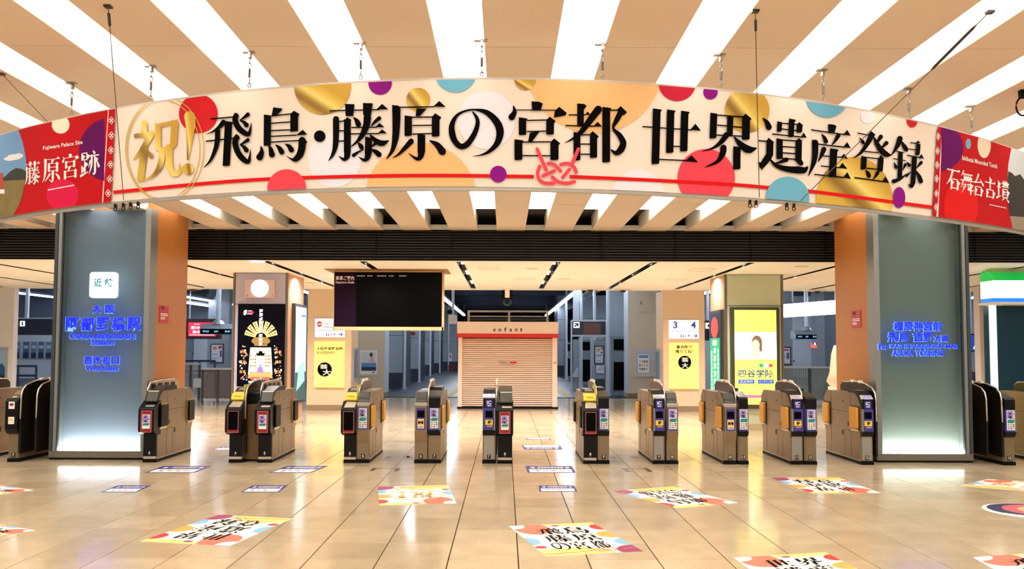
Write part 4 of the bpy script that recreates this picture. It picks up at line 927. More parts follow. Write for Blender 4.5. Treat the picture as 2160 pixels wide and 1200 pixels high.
def glyph_unit(ch, x0, y0, x1, y1):    # the character fitted in a box, y up
    k, (vs, fs) = CH[ch]
    a, b = min(v[0] for v in vs), max(v[0] for v in vs); c, d = min(v[1] for v in vs), max(v[1] for v in vs)
    sh = {0: 0.0, 1: -0.16, 2: -0.07, 3: 0.02, 4: 0.12}[k]     # undo the slant the banner's curve gives
    out = []
    for x, y in vs:
        y2 = y - sh*(x-(a+b)/2)
        out.append((x0+(x1-x0)*(x-a)/(b-a), y1-(y1-y0)*(y2-c)/(d-c)))
    return out, fs

# ------------------------------------------------------------------ the curved banner
CY = (-0.00028, -0.00056, 0.09662, 0.0345, 5.4568); CT = (-0.00035, -0.0003, 0.00742, 1.74657); CB = (0.00021, 0.00018, -0.00443, 1.03732)
def pv(c, x):
    r = 0.0
    for k in c: r = r*x + k
    return r
def dpv(c, x):
    n = len(c)-1; return sum(c[i]*(n-i)*x**(n-i-1) for i in range(n))
def bY(x): return pv(CY, x)
def bTop(x): return EYE + pv(CT, x)
def bBot(x): return EYE + pv(CB, x)
def bpoint(px, py, h):
    d = ray(px, py); t = 6.0
    for _ in range(12):
        g = t*d.y - bY(t*d.x); t -= g/(d.y - dpv(CY, t*d.x)*d.x)
    x = t*d.x; z = EYE + t*d.z
    z = min(max(z, bBot(x)+0.004), bTop(x)-0.002)
    s = dpv(CY, x); l = math.hypot(s, 1)
    return Vector((x + s/l*h, bY(x) - h/l, z))
ban = thing('banner', 'long curved congratulation banner with big black characters and coloured dots', 'banner', (0, 5.46, EYE+1.03))
def curved(name, x0, x1, zb, zt, th, material, n=60, d0=0.0):
    b = MB(); vs = []; fs = []
    for i in range(n+1):
        x = x0 + (x1-x0)*i/n; s = dpv(CY, x); l = math.hypot(s, 1); nx, ny = s/l, -1/l
        for (dy, z) in ((d0, zb(x)), (d0, zt(x)), (th, zt(x)), (th, zb(x))): vs.append((x - nx*dy, bY(x) - ny*dy, z))
        if i:
            k = 4*i
            for a in range(4): fs.append((k-4+a, k-4+(a+1) % 4, k+(a+1) % 4, k+a))
    fs += [(0, 1, 2, 3), tuple(4*n+q for q in (3, 2, 1, 0))]
    b.add(vs, fs); return b.build(name, material, ban, False)
M_BAN = mat('banner_cloth', (246, 232, 220), 0.6, spec=0.15)
M_BANB = mat('banner_back', (214, 206, 196), 0.7)
curved('cloth', -4.32, 4.78, bBot, bTop, 0.006, M_BAN)
curved('backing', -4.3, 4.76, lambda x: bBot(x)+.002, lambda x: bTop(x)-.002, 0.03, M_BANB, 60, 0.0065)
curved('bottom_rail', -4.32, 4.78, lambda x: bBot(x)-.02, lambda x: bBot(x)+.004, 0.035, mat('rail_grey', (178, 172, 164), .4, metal=.4))
curved('top_rail', -4.32, 4.78, lambda x: bTop(x)-.002, lambda x: bTop(x)+.012, 0.03, M_BANB)
def blay(name, art, h, material, cut=26):
    vs, fs = art
    if not fs: return
    bm = bmesh.new(); bv = [bm.verts.new((x, y, 0)) for x, y in vs]
    for f in fs:
        try: bm.faces.new([bv[i] for i in f])
        except ValueError: pass
    x0, x1 = min(v[0] for v in vs), max(v[0] for v in vs)
    k = math.ceil(x0/cut)
    while k*cut < x1:
        bmesh.ops.bisect_plane(bm, geom=bm.verts[:]+bm.edges[:]+bm.faces[:], plane_co=(k*cut, 0, 0), plane_no=(1, 0, 0)); k += 1
    o0 = off(ban)
    for v in bm.verts: v.co = bpoint(v.co.x, v.co.y, h) - o0
    me = bpy.data.meshes.new(name); bm.to_mesh(me); bm.free()
    return link(name, me, material, ban)
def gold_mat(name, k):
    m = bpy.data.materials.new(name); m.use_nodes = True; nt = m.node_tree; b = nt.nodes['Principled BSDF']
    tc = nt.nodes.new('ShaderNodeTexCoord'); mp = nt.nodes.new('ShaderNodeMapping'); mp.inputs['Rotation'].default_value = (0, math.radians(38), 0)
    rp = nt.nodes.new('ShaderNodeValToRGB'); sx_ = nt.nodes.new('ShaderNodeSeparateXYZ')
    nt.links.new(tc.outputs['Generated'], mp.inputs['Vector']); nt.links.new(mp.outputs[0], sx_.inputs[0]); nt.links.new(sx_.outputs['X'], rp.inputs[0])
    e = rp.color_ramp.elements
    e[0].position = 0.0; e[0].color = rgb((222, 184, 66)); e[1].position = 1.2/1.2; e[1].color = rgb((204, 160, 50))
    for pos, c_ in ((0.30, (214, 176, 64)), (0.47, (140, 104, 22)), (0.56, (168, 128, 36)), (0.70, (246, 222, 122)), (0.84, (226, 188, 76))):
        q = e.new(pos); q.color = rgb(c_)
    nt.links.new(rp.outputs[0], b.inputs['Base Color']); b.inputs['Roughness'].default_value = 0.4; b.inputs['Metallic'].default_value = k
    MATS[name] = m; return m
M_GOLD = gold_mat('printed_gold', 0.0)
BC = {'red': (214, 30, 40), 'crim': (200, 30, 62), 'purple': (142, 10, 140), 'blue': (112, 184, 216), 'lilac': (240, 240, 252), 'orange': (250, 196, 136), 'coral': (240, 74, 92), 'cream': (250, 232, 208), 'pink': (224, 20, 76), 'bright': (226, 18, 20)}
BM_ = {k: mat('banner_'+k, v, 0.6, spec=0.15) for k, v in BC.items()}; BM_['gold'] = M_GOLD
for i, (cx, cy, rx, ry, c_) in enumerate([(706,337,56,58,'lilac'), (1026,253.5,61,61,'lilac'), (1346,412,55,55,'lilac'), (1829,246,14.5,14.5,'lilac'), (1254.5,137,144.5,144.5,'orange'), (887.8,419.7,118,118,'orange'),
        (419,240,41,41,'red'), (681,182,60,60,'gold'), (802,175.6,24.7,24.7,'purple'), (882.4,210.6,25,25,'gold'), (961,151,44.3,44.3,'blue'), (1108,167.6,23,23,'gold'), (1428,174,39.5,39.5,'crim'), (1498,194.5,15.3,15.3,'purple'),
        (1575.5,233,47,47,'gold'), (1744,203,45.5,45.5,'blue'), (1923,252,12,17,'red'), (1489,375,60.5,60.5,'coral'), (1801,425,81,94,'gold')]):
    blay('dot', polys(clip(circ(cx, cy, rx, ry, 72), 244, 0, 1970, 1000)), 0.002+0.0002*i, BM_[c_])
line = [(241,406),(330,397),(420,388.5),(500,382),(576,377.6),(646,375),(782,371.7),(900,370.6),(1000,371),(1060,372),(1126,373)], [(1201,373),(1300,377),(1426,383),(1548,390),(1619,396),(1700,403),(1800,415.5),(1965,437.5)]
for L_ in line: blay('red_cord', ribbon([(x, y, 7.4) for x, y in L_], 3), 0.0075, BM_['bright'])
for i, (cx, cy, rx, ry, c_) in enumerate([(606,398.5,41,41,'coral'), (1051,367.6,17.4,17.4,'purple'), (1659.5,419,46,46,'blue'), (1894.5,416.7,13,22,'purple')]):
    blay('dot', polys(circ(cx, cy, rx, ry, 64)), 0.009, BM_[c_])
for nm in ((245, 404), ): pass
for ch in '飛鳥・藤原の宮都世界遺産登録': blay('character', glyph_px(ch), 0.0105, M_INK)
kn = lambda *p: ([(900+x/3.724, 130+y/3.724) for x, y in ribbon([(a, b, 27) for a, b in p], 5)[0]], ribbon([(a, b, 27) for a, b in p], 5)[1])
for p in ([(866,690),(938,855)], [(1188,690),(1142,800)], [(952,802),(1000,812),(1050,862)], [(1050,812),(1105,802),(1155,832),(1172,872)], [(886,825),(870,880),(885,930),(930,957),(998,957)], [(912,900),(1000,860)], [(985,910),(1035,948),(1100,958),(1158,945)], [(1066,912),(1118,850)]):
    blay('knot_cord', kn(*p), 0.013, BM_['coral'])
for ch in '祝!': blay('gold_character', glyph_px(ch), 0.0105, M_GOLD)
M_GOLDR = mat('gold_ring_print', (206, 172, 74), 0.4)
for dx, dy, rx, ry in ((0, 0, 198, 262), (-6, 3, 184, 250)):
    v_, f_ = ring((838+dx)/2.4, (757+dy)/2.4, rx/2.4, ry/2.4, 1.8, 72)
    blay('gold_ring', (v_, f_), 0.0085+dx*1e-5, M_GOLDR)
# end panels
def lerp(a, b, t): return a+(b-a)*t
M_RED = mat('banner_red_end', (196, 16, 28), 0.6, spec=0.1)
def strip(xa0, xa1, xb0, xb1, n=8):    # slanted upright strip: x at the top, x at the bottom
    return polys([(xa0, 180), (xa1, 180), (xb1, 520), (xb0, 520)])
blay('end_panel', polys([(-40, 200), (232.5, 200), (217.5, 480), (-40, 480)]), 0.014, M_RED)
blay('border_strip', polys([(234, 200), (247.5, 200), (235.5, 480), (219.5, 480)]), 0.0142, M_RED)
blay('border_line', polys([(232.5, 200), (234, 200), (219.5, 480), (217.5, 480)]), 0.0146, M_WHITE)
blay('end_panel', polys([(1983.5, 200), (2200, 200), (2200, 520), (1974, 520)]), 0.014, M_RED)
blay('border_strip', polys([(1974, 220), (1981.5, 220), (1973, 520), (1965, 520)]), 0.0142, M_RED)
blay('border_line', polys([(1981.5, 220), (1983.5, 220), (1975.5, 520), (1973, 520)]), 0.0146, M_WHITE)
def lozenge(cx, cy, s, k):
    out = []
    for a, b in ((0, -1), (1, 0), (0, 1), (-1, 0)):
        x, y = cx+a*s*.5*k, cy+b*s*.5
        o = [(x, y-s*.42), (x+s*.42*k, y), (x, y+s*.42), (x-s*.42*k, y)]
        for i in range(4):
            p, q = o[i], o[(i+1) % 4]; out.append(bar(p[0], p[1], q[0], q[1], 1.0))
    return merge(*out)
for x, y in ((573,612),(573,688),(571,762),(569,835),(565,908),(557,980)): blay('border_motif', lozenge(x/2.4, y/2.4, 8.5, .8), 0.0155, M_WHITE)
for x, y in ((2070,500),(2065,608),(2062,715),(2058,820),(2057,932),(2055,1035)): blay('border_motif', lozenge(1400+x/3.6, 150+y/3.6, 8.5, .55), 0.0155, M_WHITE)
blay('dot', polys(circ(132, 264, 18.7, n=48)), 0.0152, BM_['cream'])
pc = [p for p in circ(235, 317, 64, 66, 90) if p[0] < 227]
blay('dot', polys(pc), 0.0152, mat('banner_violet', (100, 8, 96), .6, spec=.1))
blay('dot', polys(circ(136, 412, 34, 34, 48)), 0.0152, BM_['pink'])
pc = [p for p in circ(1976, 312, 52, 50, 90) if p[0] > 1981]
blay('dot', polys(pc), 0.0152, mat('banner_violet', (100, 8, 96), .6, spec=.1))
blay('dot', polys(circ(2038.6, 304, 5.5, 11, 24)), 0.0154, BM_['blue'])
blay('dot', polys(circ(2072, 306, 14, 28, 40)), 0.0154, BM_['cream'])
blay('dot', polys(circ(2023, 436, 36, 58, 60)), 0.0152, BM_['bright'])
# photographs printed on the ends
cur = [(43,270),(52,300),(58,330),(60,350),(58,380),(52,410),(44,435),(32,462)]
blay('photo_sky', polys([(-40, 200), (20, 200)] + cur + [(-40, 480)]), 0.0152, mat('photo_sky_blue', (112, 162, 212), .55, noise=.12, nscale=4))
blay('photo_cloud', polys(circ(34, 332, 15, 6, 20), circ(24, 336, 12, 4, 16), circ(44, 329, 9, 5, 16)), 0.0156, mat('photo_cloud', (236, 236, 240), .55))
blay('photo_hill', polys([(-40, 376), (14, 374), (26, 362), (38, 355), (50, 357), (59.5, 362), (58, 384), (-40, 392)]), 0.0158, mat('photo_hill', (40, 46, 40), .6))
blay('photo_field', polys([(-40, 384), (58, 380), (52, 410), (44, 435), (32, 470), (-40, 480)]), 0.016, mat('photo_field', (134, 116, 62), .6, noise=.2, nscale=15))
blay('photo_post', polys(rect(2, 366, 11, 402)), 0.0164, mat('photo_red_post', (186, 56, 50), .5)); blay('photo_stone', polys(rect(-6, 400, 14, 409)), 0.0166, M_WHITE)
cur2 = [(2129,300),(2127,325),(2123,347),(2121,380),(2122,420),(2126,450),(2134,495)]
blay('photo_sky', polys(cur2 + [(2210, 520), (2210, 290)]), 0.0152, mat('photo_pale_sky', (214, 222, 232), .55))
blay('photo_trees', polys([(2123,362),(2130,365),(2137,372),(2148,368),(2160,385),(2210,390),(2210,470),(2127,462),(2121,420),(2121,380)]), 0.0156, mat('photo_dark_trees', (34, 32, 30), .6, noise=.4, nscale=12))
blay('photo_ground', polys([(2126,456),(2210,462),(2210,520),(2134,500)]), 0.0158, mat('photo_ground', (150, 136, 116), .6))
def skew_text(nm, s, q, h, bold=0.0):  # q: left-top, right-top, right-bottom, left-bottom
    vs, fs = raw_text(s, bold)
    (ax, ay), (bx, by), (cx, cy), (dx, dy) = q
    out = [(lerp(lerp(dx, cx, u), lerp(ax, bx, u), v), lerp(lerp(dy, cy, u), lerp(ay, by, u), v)) for u, v in vs]
    blay(nm, (out, fs), h, M_WHITE)
skew_text('lettering', 'Fujiwara Palace Site', [(95, 309), (178.5, 296), (178.5, 307), (95, 320)], 0.0166, .012)
skew_text('lettering', 'Ishibutai Mounded Tomb', [(2025.5, 328.5), (2099.5, 347), (2099.5, 356.5), (2025.5, 338)], 0.0166, .012)
def glyph_box(ch, q):
    vs, fs = glyph_unit(ch, 0, 0, 1, 1)
    (ax, ay), (bx, by), (cx, cy), (dx, dy) = q
    return [(lerp(lerp(dx, cx, u), lerp(ax, bx, u), v), lerp(lerp(dy, cy, u), lerp(ay, by, u), v)) for u, v in vs], fs
for ch, x0, x1, y0, y1, sl in (('藤', 137, 215, 818, 936, -12), ('原', 225, 315, 795, 925, -14), ('宮', 325, 410, 780, 905, -12), ('跡', 415, 515, 765, 893, -14)):
    q = [(x0, y0-sl/2), (x1, y0+sl/2), (x1, y1+sl/2), (x0, y1-sl/2)]
    blay('white_character', glyph_box(ch, [(a/2.4, b/2.4) for a, b in q]), 0.0168, M_WHITE)
for ch, x0, x1, y0, y1, sl in (('石', 259, 326, 822, 928, 14), ('舞', 328, 390, 832, 950, 12), ('台', 392, 440, 846, 960, 10), ('古', 446, 497, 860, 970, 12), ('墳', 500, 567, 876, 984, 14)):
    q = [(x0, y0-sl/2), (x1, y0+sl/2), (x1, y1+sl/2), (x0, y1-sl/2)]
    blay('white_character', glyph_box(ch, [(1880+a/2.307, b/2.307) for a, b in q]), 0.0168, M_WHITE)
blay('caption', merge(*[polys([(105.5+i*5.1, 400.2-i*.95), (109.6+i*5.1, 399.4-i*.95), (109.6+i*5.1, 402-i*.95), (105.5+i*5.1, 402.8-i*.95)]) for i in range(11)]), 0.0168, M_WHITE)
blay('caption', merge(*[polys([(2083+i*4, 431+i*.85), (2086+i*4, 431.7+i*.85), (2086+i*4, 433.7+i*.85), (2083+i*4, 433+i*.85)]) for i in range(9)]), 0.0168, M_WHITE)

# ------------------------------------------------------------------ chains, wires and clips of the banner
M_CHAIN = mat('chain_steel', (170, 168, 164), 0.3, metal=0.8)
M_WIRE = mat('dark_wire', (96, 80, 56), 0.5)
where = ['at its left red end', 'above the gold congratulation character', 'above its first black character', 'above its left purple dot', 'at its middle', 'above its large orange dot', 'above its right gold dot', 'above its right blue dot', 'near its last character', 'at its right red end']
def link_mesh(c, r, L, turn):
    pts = []
    for k in range(17):
        a = 2*math.pi*k/16; u, v = r*math.cos(a), (L/2)*math.sin(a)
        pts.append((c[0]+(u if turn else 0), c[1]+(0 if turn else u), c[2]+v))
    return pts
for i, px in enumerate((146, 314, 523, 759, 1016, 1272, 1524, 1740, 1922, 2054)):
    py = (258, 222, 190, 173, 168, 173, 193, 218, 252, 292)[i]
    p = bpoint(px, py, -0.015); zt = bTop(p.x)+.03; x, y = p.x, p.y
    t = thing('banner_chain', 'steel hanging chain holding the banner ' + where[i], 'chain', (x, y, zt), 'chains holding the banner')
    MB().box(x-.05, x+.03, y-.02, y+.02, ZC-.008, ZC+.004).box(x-.008, x+.008, y-.02, y+.02, ZC-.045, ZC-.004).build('bracket', M_CHAIN, t)
    z = ZC-.04; k = 0; m = MB()
    def lk(z_, L, tn): m.tube(link_mesh((x, y, z_), .0085, L, tn), .0028, 6, False)
    lk(z-.02, .05, 0); lk(z-.055, .045, 1)
    m.build('upper_link', M_CHAIN, t)
    MB().tube([(x, y, z-.075), (x, y, z-.08), (x, y, z-.135), (x, y, z-.14)], [.003, .0085, .0085, .003], 8).build('turnbuckle', mat('turnbuckle', (120, 112, 116), .3, metal=.8), t)
    m = MB(); zz = z-.15; tn = 0
    while zz-.02 > zt-.01:
        lk(zz-.012, .036, tn); zz -= .03; tn = 1-tn
    m.build('lower_link', M_CHAIN, t)
    MB().tube(link_mesh((x, y, zt+.012), .011, .026, 1), .003, 6, False).build('ring', M_CHAIN, t)
def wire(lb, a, b, r=.0028, tb=None):
    t = thing('guy_wire', lb, 'wire', tuple(b))
    MB().tube([a, b], r, 6).build('cable', M_WIRE, t)
    MB().box(a[0]-.02, a[0]+.02, a[1]-.02, a[1]+.02, a[2]-.012, a[2]+.002).build('anchor', M_GDARK2, t)
    if tb:
        p, q = Vector(a).lerp(Vector(b), tb[0]), Vector(a).lerp(Vector(b), tb[1]); d = (q-p)
        MB().tube([p, p+d*.08, p+d*.92, q], [.003, .009, .009, .003], 8).build('turnbuckle', M_GDARK2, t)
wire('thin wire running down the banner beside the gold character', G(228, 12, ZC), bpoint(266, 500, 0.03), tb=(.03, .09))
wire('thin wire running straight down the banner right of its middle', G(1593, 22, ZC), bpoint(1597, 500, 0.03), tb=(.04, .1))
wire('thin slanting wire crossing the last black characters', G(2088, 24, ZC), bpoint(1683, 470, 0.03), tb=(.06, .28))
wire('thin slanting wire behind the left red end of the banner', G(3, 155, ZC), bpoint(90, 230, -0.06)+Vector((0, 0, .02)))
for i, (px, lb) in enumerate(((240, 'small wire clip under the banner beside the left border'), (257, 'second small wire clip under the banner from the left border'), (272, 'small wire clip under the gold characters where the wire ends'), (288, 'rightmost small wire clip under the gold characters'),
        (1583, 'small wire clip under the banner right of its middle, leftmost of four'), (1596, 'small wire clip where the straight right wire ends'), (1661, 'small wire clip under the right blue dot'), (1676, 'small wire clip under the banner where the slanting wire ends'))):
    p = bpoint(px, 600, 0.005); zb = bBot(p.x) - .02
    t = thing('wire_clip', lb, 'clip', (p.x, p.y, zb-.05), 'clips under the banner')
    MB().box(p.x-.006, p.x+.006, p.y-.012, p.y+.02, zb-.02, zb+.006).build('clamp', M_BLACK, t)
    MB().tube(link_mesh((p.x, p.y, zb-.032), .011, .024, 1), .0032, 6, False).build('ring', M_BLACK, t)
# small looped cable at the right edge of the ceiling
p = G(2156, 190, ZC)
t = thing('cable_loop', 'black cable loop hanging from the ceiling at the right edge', 'cable', (p.x, p.y, ZC-.2))
MB().tube([(p.x+.05*math.cos(a*math.pi/10), p.y, ZC-.13+.07*math.sin(a*math.pi/10)) for a in range(21)], .007, 8, False).build('loop', M_BLACK, t)
MB().box(p.x-.02, p.x+.04, p.y-.02, p.y+.02, ZC-.06, ZC).build('mount', M_BLACK, t)

# ------------------------------------------------------------------ floor stickers
ST = {'white': (252, 250, 246), 'coral': (246, 120, 96), 'yellow': (252, 224, 130), 'purple': (156, 20, 96), 'red': (226, 40, 44), 'blue': (132, 196, 232), 'gold': (226, 178, 74), 'cord': (240, 120, 70)}
SM = {k: mat('sticker_'+k, v, 0.4) for k, v in ST.items()}
def sticker(lb, corners, turned, words, gold=False):
    """corners: frame points of far-left, far-right, near-right, near-left"""
    p = [G(x, y) for x, y in corners]
    c = sum(p, Vector())/4
    t = thing('floor_sticker', lb, 'floor sticker', (c.x, c.y, 0), 'square festival stickers on the floor')
    q = [p[3], p[2], p[1], p[0]]
    if turned: q = [p[1], p[0], p[3], p[2]]
    mp = quad_map(*q)
    sg = 1 if (q[1]-q[0]).cross(q[3]-q[0]).z > 0 else -1
    mm = (lambda u, v, h: mp(u, v, h*sg))
    t = lay('sheet', polys(rect(0, 0, 1, 1)), mm, 0.0015, SM['white'], t, 0.0012)
    K = lambda cx, cy, rx, ry=None: polys(clip(circ(cx, cy, rx, ry, 40)))
    lay('print_yellow', merge(K(.30, .02, .42, .2), K(.78, 1.02, .5, .12)), mm, 0.0020, SM['yellow'], t)
    lay('print_coral', K(.22, .86, .2, .2), mm, 0.0024, SM['coral'], t)
    lay('print_white', K(.04, .97, .13, .1), mm, 0.0028, SM['white'], t)
    lay('print_purple', merge(K(.97, .06, .2, .14), K(.52, .93, .05, .025)), mm, 0.0024, SM['purple'], t)
    lay('print_red', merge(K(1.0, .82, .12, .1), K(.06, .26, .06, .04)), mm, 0.0026, SM['red'], t)
    lay('print_blue', merge(K(0, .45, .13, .12), K(1.0, .3, .12, .1)), mm, 0.0024, SM['blue'], t)
    lay('print_gold', K(.98, .56, .16, .11), mm, 0.0024, SM['gold'], t)
    cord = merge(ribbon([(.02, .05, .012), (.35, .07, .012), (.55, .1, .012)], 3), ribbon([(.85, .1, .012), (.98, .12, .012)], 3),
                 ribbon([(.52, .12, .014), (.6, .06, .014), (.7, .1, .014)], 5), ribbon([(.6, .14, .014), (.7, .07, .014), (.8, .12, .014), (.72, .17, .014), (.64, .12, .014)], 5), ribbon([(.52, .2, .014), (.6, .12, .014)]), ribbon([(.74, .22, .014), (.72, .14, .014)]))
    lay('print_cord', cord, mm, 0.0030, SM['cord'], t)
    if gold:
        lay('gold_character', glyph_unit('祝', .24, .34, .56, .68), mm, 0.0032, SM['gold'], t)
        lay('gold_character', glyph_unit('!', .62, .34, .74, .68), mm, 0.0032, SM['gold'], t)
        lay('gold_ring', merge(ring(.49, .51, .36, .27, .012), ring(.5, .5, .39, .29, .01)), mm, 0.0031, mat('pale_gold_ring', (240, 214, 150), .4), t)
    else:
        rows = words.split('/')
        for r_, wd in enumerate(rows):
            z1 = .86-r_*.245; n_ = len(wd); w_ = .62/max(n_, 2); x0 = .2 if n_ == 2 else .17
            for i, ch in enumerate(wd):
                lay('character', glyph_unit(ch, x0+i*w_+.012, z1-.225, x0+(i+1)*w_-.012, z1), mm, 0.0033, M_INK, t)
    return t
sticker('square floor sticker with pale gold character left of the middle', [(797, 1027), (945, 1023), (963, 1062), (800, 1066)], True, '', True)
sticker('square floor sticker with three rows of black writing right of the middle, nearest one', [(1073, 1110), (1248, 1102), (1357, 1163), (1152, 1174)], False, '飛鳥/藤原/の宮都')
sticker('square floor sticker turned away, right of the middle with a coral right corner', [(1293, 1036), (1420, 1026), (1557, 1061), (1428, 1072)], True, '飛鳥/藤原/の宮都')
sticker('square floor sticker turned away, farthest one, before gates 11 and 12', [(1626, 1008), (1768, 1007), (1858, 1040), (1714, 1041)], True, '世界/遺産/登録')
sticker('square floor sticker turned away, at the lower left', [(461, 1086), (617, 1094), (484, 1152), (295, 1142)], True, '世界/遺産/登録')
sticker('square floor sticker cut by the bottom edge of the view', [(1548, 1177), (1742, 1165), (1870, 1233), (1650, 1250)], False, '世界/遺産/登録')
sticker('square floor sticker at the lower right corner', [(2052, 1176), (2262, 1160), (2420, 1226), (2180, 1246)], False, '飛鳥/藤原/の宮都')
sticker('square floor sticker at the right edge near gate 13', [(2082, 1011), (2225, 1018), (2210, 1040), (2020, 1025)], False, '', True)
sticker('square floor sticker cut by the left edge, farther one', [(-118, 1028), (-10, 1022), (72, 1034), (-40, 1049)], True, '世界/遺産/登録')
sticker('square floor sticker cut by the left edge, nearer one', [(-160, 1108), (0, 1106), (76, 1119), (-70, 1140)], True, '飛鳥/藤原/の宮都')
# round wave logo sticker
c = G(2172, 1078); t = thing('round_floor_sticker', 'round floor sticker with navy, pink and orange arcs at the right edge', 'floor sticker', (c.x, c.y, 0))
mp = lambda u, v, h: Vector((c.x+u*.42, c.y+v*.42, h))
lay('sheet', polys(circ(0, 0, 1, n=48)), mp, .0015, SM['white'], t, .0012)
for nm, cx, cy, r_, col in (('arc_navy', .04, .1, .88, (36, 38, 86)), ('arc_pink', .2, .1, .70, (232, 92, 104)), ('arc_peach', .34, .06, .52, (246, 178, 128)), ('arc_teal', .46, .02, .36, (60, 128, 136))):
    lay(nm, polys(circ(cx, cy, r_, n=40)), mp, .002+.0004*(.9-r_), mat('logo_'+nm, col, .4), t)
lay('arc_white', ribbon([(-.9, -.2, .14), (-.5, -.62, .16), (.1, -.78, .16), (.7, -.6, .14)], 6), mp, .003, SM['white'], t)
lay('arc_lower', ribbon([(-.6, -.76, .1), (.1, -.92, .14), (.7, -.72, .1)], 6), mp, .0034, mat('logo_arc_teal', (60, 128, 136), .4), t)
# blue and white guidance sheets
M_NB = mat('notice_blue', (40, 38, 120), 0.5, spec=.25)
def sheet(lb, cs, flip=False):
    p = [G(x, y) for x, y in cs]; c = sum(p, Vector())/4
    t = thing('floor_notice', lb, 'floor notice', (c.x, c.y, 0), 'blue and white guidance sheets on the floor')
    mp = quad_map(p[3], p[2], p[1], p[0]) if not flip else quad_map(p[1], p[0], p[3], p[2])
    t = lay('sheet', polys(rect(0, 0, 1, 1)), mp, .0015, M_NB, t, .0012)
    lay('white_field', polys(rect(.05, .06, .95, .5)), mp, .002, SM['white'], t)
    lay('lettering', merge(scrib(.25, .6, .8, .88, 8), polys(rect(.1, .64, .19, .84), rect(.84, .64, .92, .84))), mp, .002, mat('notice_pale', (206, 206, 226), .4), t)
    lay('marks', polys(rect(.18, .2, .26, .36), rect(.34, .24, .44, .34)), mp, .0025, mat('notice_slate', (110, 120, 150), .4), t)
    lay('marks', polys(rect(.52, .22, .6, .36)), mp, .0025, mat('notice_red', (220, 90, 70), .4), t)
    lay('marks', polys(rect(.68, .22, .82, .34)), mp, .0025, mat('notice_grey', (186, 176, 160), .4), t)
sheet('blue and white floor sheet nearest the left column, before it', [(248, 1024), (319, 1024), (287, 1038), (213, 1038)])
sheet('blue and white floor sheet at the foot of gate 4 by the left column', [(344, 983), (446, 983), (410, 997), (306, 997)])
sheet('blue and white floor sheet at the foot of gate 5', [(606, 983), (692, 983), (656, 997), (567, 997)])
sheet('blue and white floor sheet left of the gold character sticker', [(532, 1024), (607, 1024), (588, 1038), (508, 1038)])
sheet('blue and white floor sheet at the foot of the wide passage right of gate 8', [(1108, 983), (1206, 983), (1214, 997), (1113, 997)])
sheet('blue and white floor sheet right of the middle, between two square stickers', [(1136, 1024), (1210, 1024), (1218, 1037), (1138, 1037)])
sheet('blue and white floor sheet inside the wide passage', [(1100, 939), (1181, 939), (1187, 948), (1106, 948)], True)
sheet('blue and white floor sheet behind the left gates', [(470, 942), (520, 942), (505, 949), (448, 949)])
sheet('small pale floor sheet deep inside the wide passage', [(1110, 924), (1160, 924), (1162, 927), (1110, 927)], True)
# dark corner marks taped on the floor
M_TAPE = mat('dark_tape', (70, 56, 46), 0.5)
def taped(lb, segs):
    t = thing('floor_marking', lb, 'floor marking', tuple(G(*segs[0][0])), 'dark tape marks before the gates')
    for a, b, w_ in segs:
        p, q = G(*a), G(*b); d = (q-p).normalized(); n_ = Vector((-d.y, d.x, 0))*w_/2
        b_ = MB().add([p-n_, q-n_, q+n_, p+n_, p-n_+Vector((0,0,.002)), q-n_+Vector((0,0,.002)), q+n_+Vector((0,0,.002)), p+n_+Vector((0,0,.002))], [(0,1,2,3),(4,5,6,7),(0,1,5,4),(1,2,6,5),(2,3,7,6),(3,0,4,7)])
        b_.build('tape', M_TAPE, t)
taped('dark taped bracket before gates 5 and 6', [((784, 993), (790, 987), .05), ((788, 987.5), (838, 987.5), .015), ((840, 987.5), (834, 994), .06), ((790, 990), (797, 990), .05)])
taped('dark taped bracket before gates 8 and 9', [((1316, 988), (1326, 994), .06), ((1316, 988), (1364, 988), .03), ((1362, 988), (1372, 995), .06)])
taped('small dark corner marks between gates 6', [((815, 966), (822, 962), .06), ((858, 962), (866, 966), .06), ((862, 962), (856, 966), .05)])
taped('small dark corner marks between gates 9', [((1290, 962), (1296, 966), .06), ((1331, 962), (1341, 966), .05), ((1336, 962), (1344, 965), .04)])

# ------------------------------------------------------------------ sign pillars at the end of the low ceiling
M_BEIGE = mat('beige_wall_panel', (214, 192, 164), 0.6)
M_BEIGEG = mat('grey_beige_wall_panel', (196, 184, 166), 0.6)
M_GREYP = mat('pale_grey_wall_panel', (176, 186, 200), 0.55)
M_JOINT = mat('wall_joint', (140, 120, 96), 0.7)
YS = 22.0
def wallpillar(name, lb, px0, px1, Y, depth, zt, mm, joints, base=True):
    x0, x1 = F(px0, 735, Y).x, F(px1, 735, Y).x
    t = struct(MB().box(x0, x1, Y+.012, Y+depth, 0, zt).build(name, M_GREYP if mm is M_BEIGEG else mm)); t['label'] = lb
    zs = [0.14 if base else 0] + [F(px0, j, Y).z for j in joints] + [zt]
    for a, b in zip(zs[:-1], zs[1:]): MB().box(x0+.004, x1-.004, Y, Y+.012, a+.004, b-.004).build('wall_panel', mm, t)
    if base: MB().box(x0-.01, x1+.01, Y-.004, Y+depth, 0, .14).build('skirting', M_JOINT, t)
    return t
sl_ = wallpillar('wall_sign_left', 'beige wall pillar with yellow poster left of the middle', 648, 741, YS, 1.0, ZL, M_BEIGE, (796, 732, 671))
sr_ = wallpillar('wall_sign_right', 'beige wall pillar with yellow poster right of the middle', 1399, 1487, YS, 1.0, ZL, M_BEIGE, (797, 734, 673))
M_SIGN = mat('white_sign_lit', (226, 232, 252), 0.5, emit=0.5)
M_YELP = mat('yellow_poster_lit', (252, 238, 132), 0.5, emit=0.32)
M_SBLUE = mat('sign_blue', (36, 80, 190), 0.5)
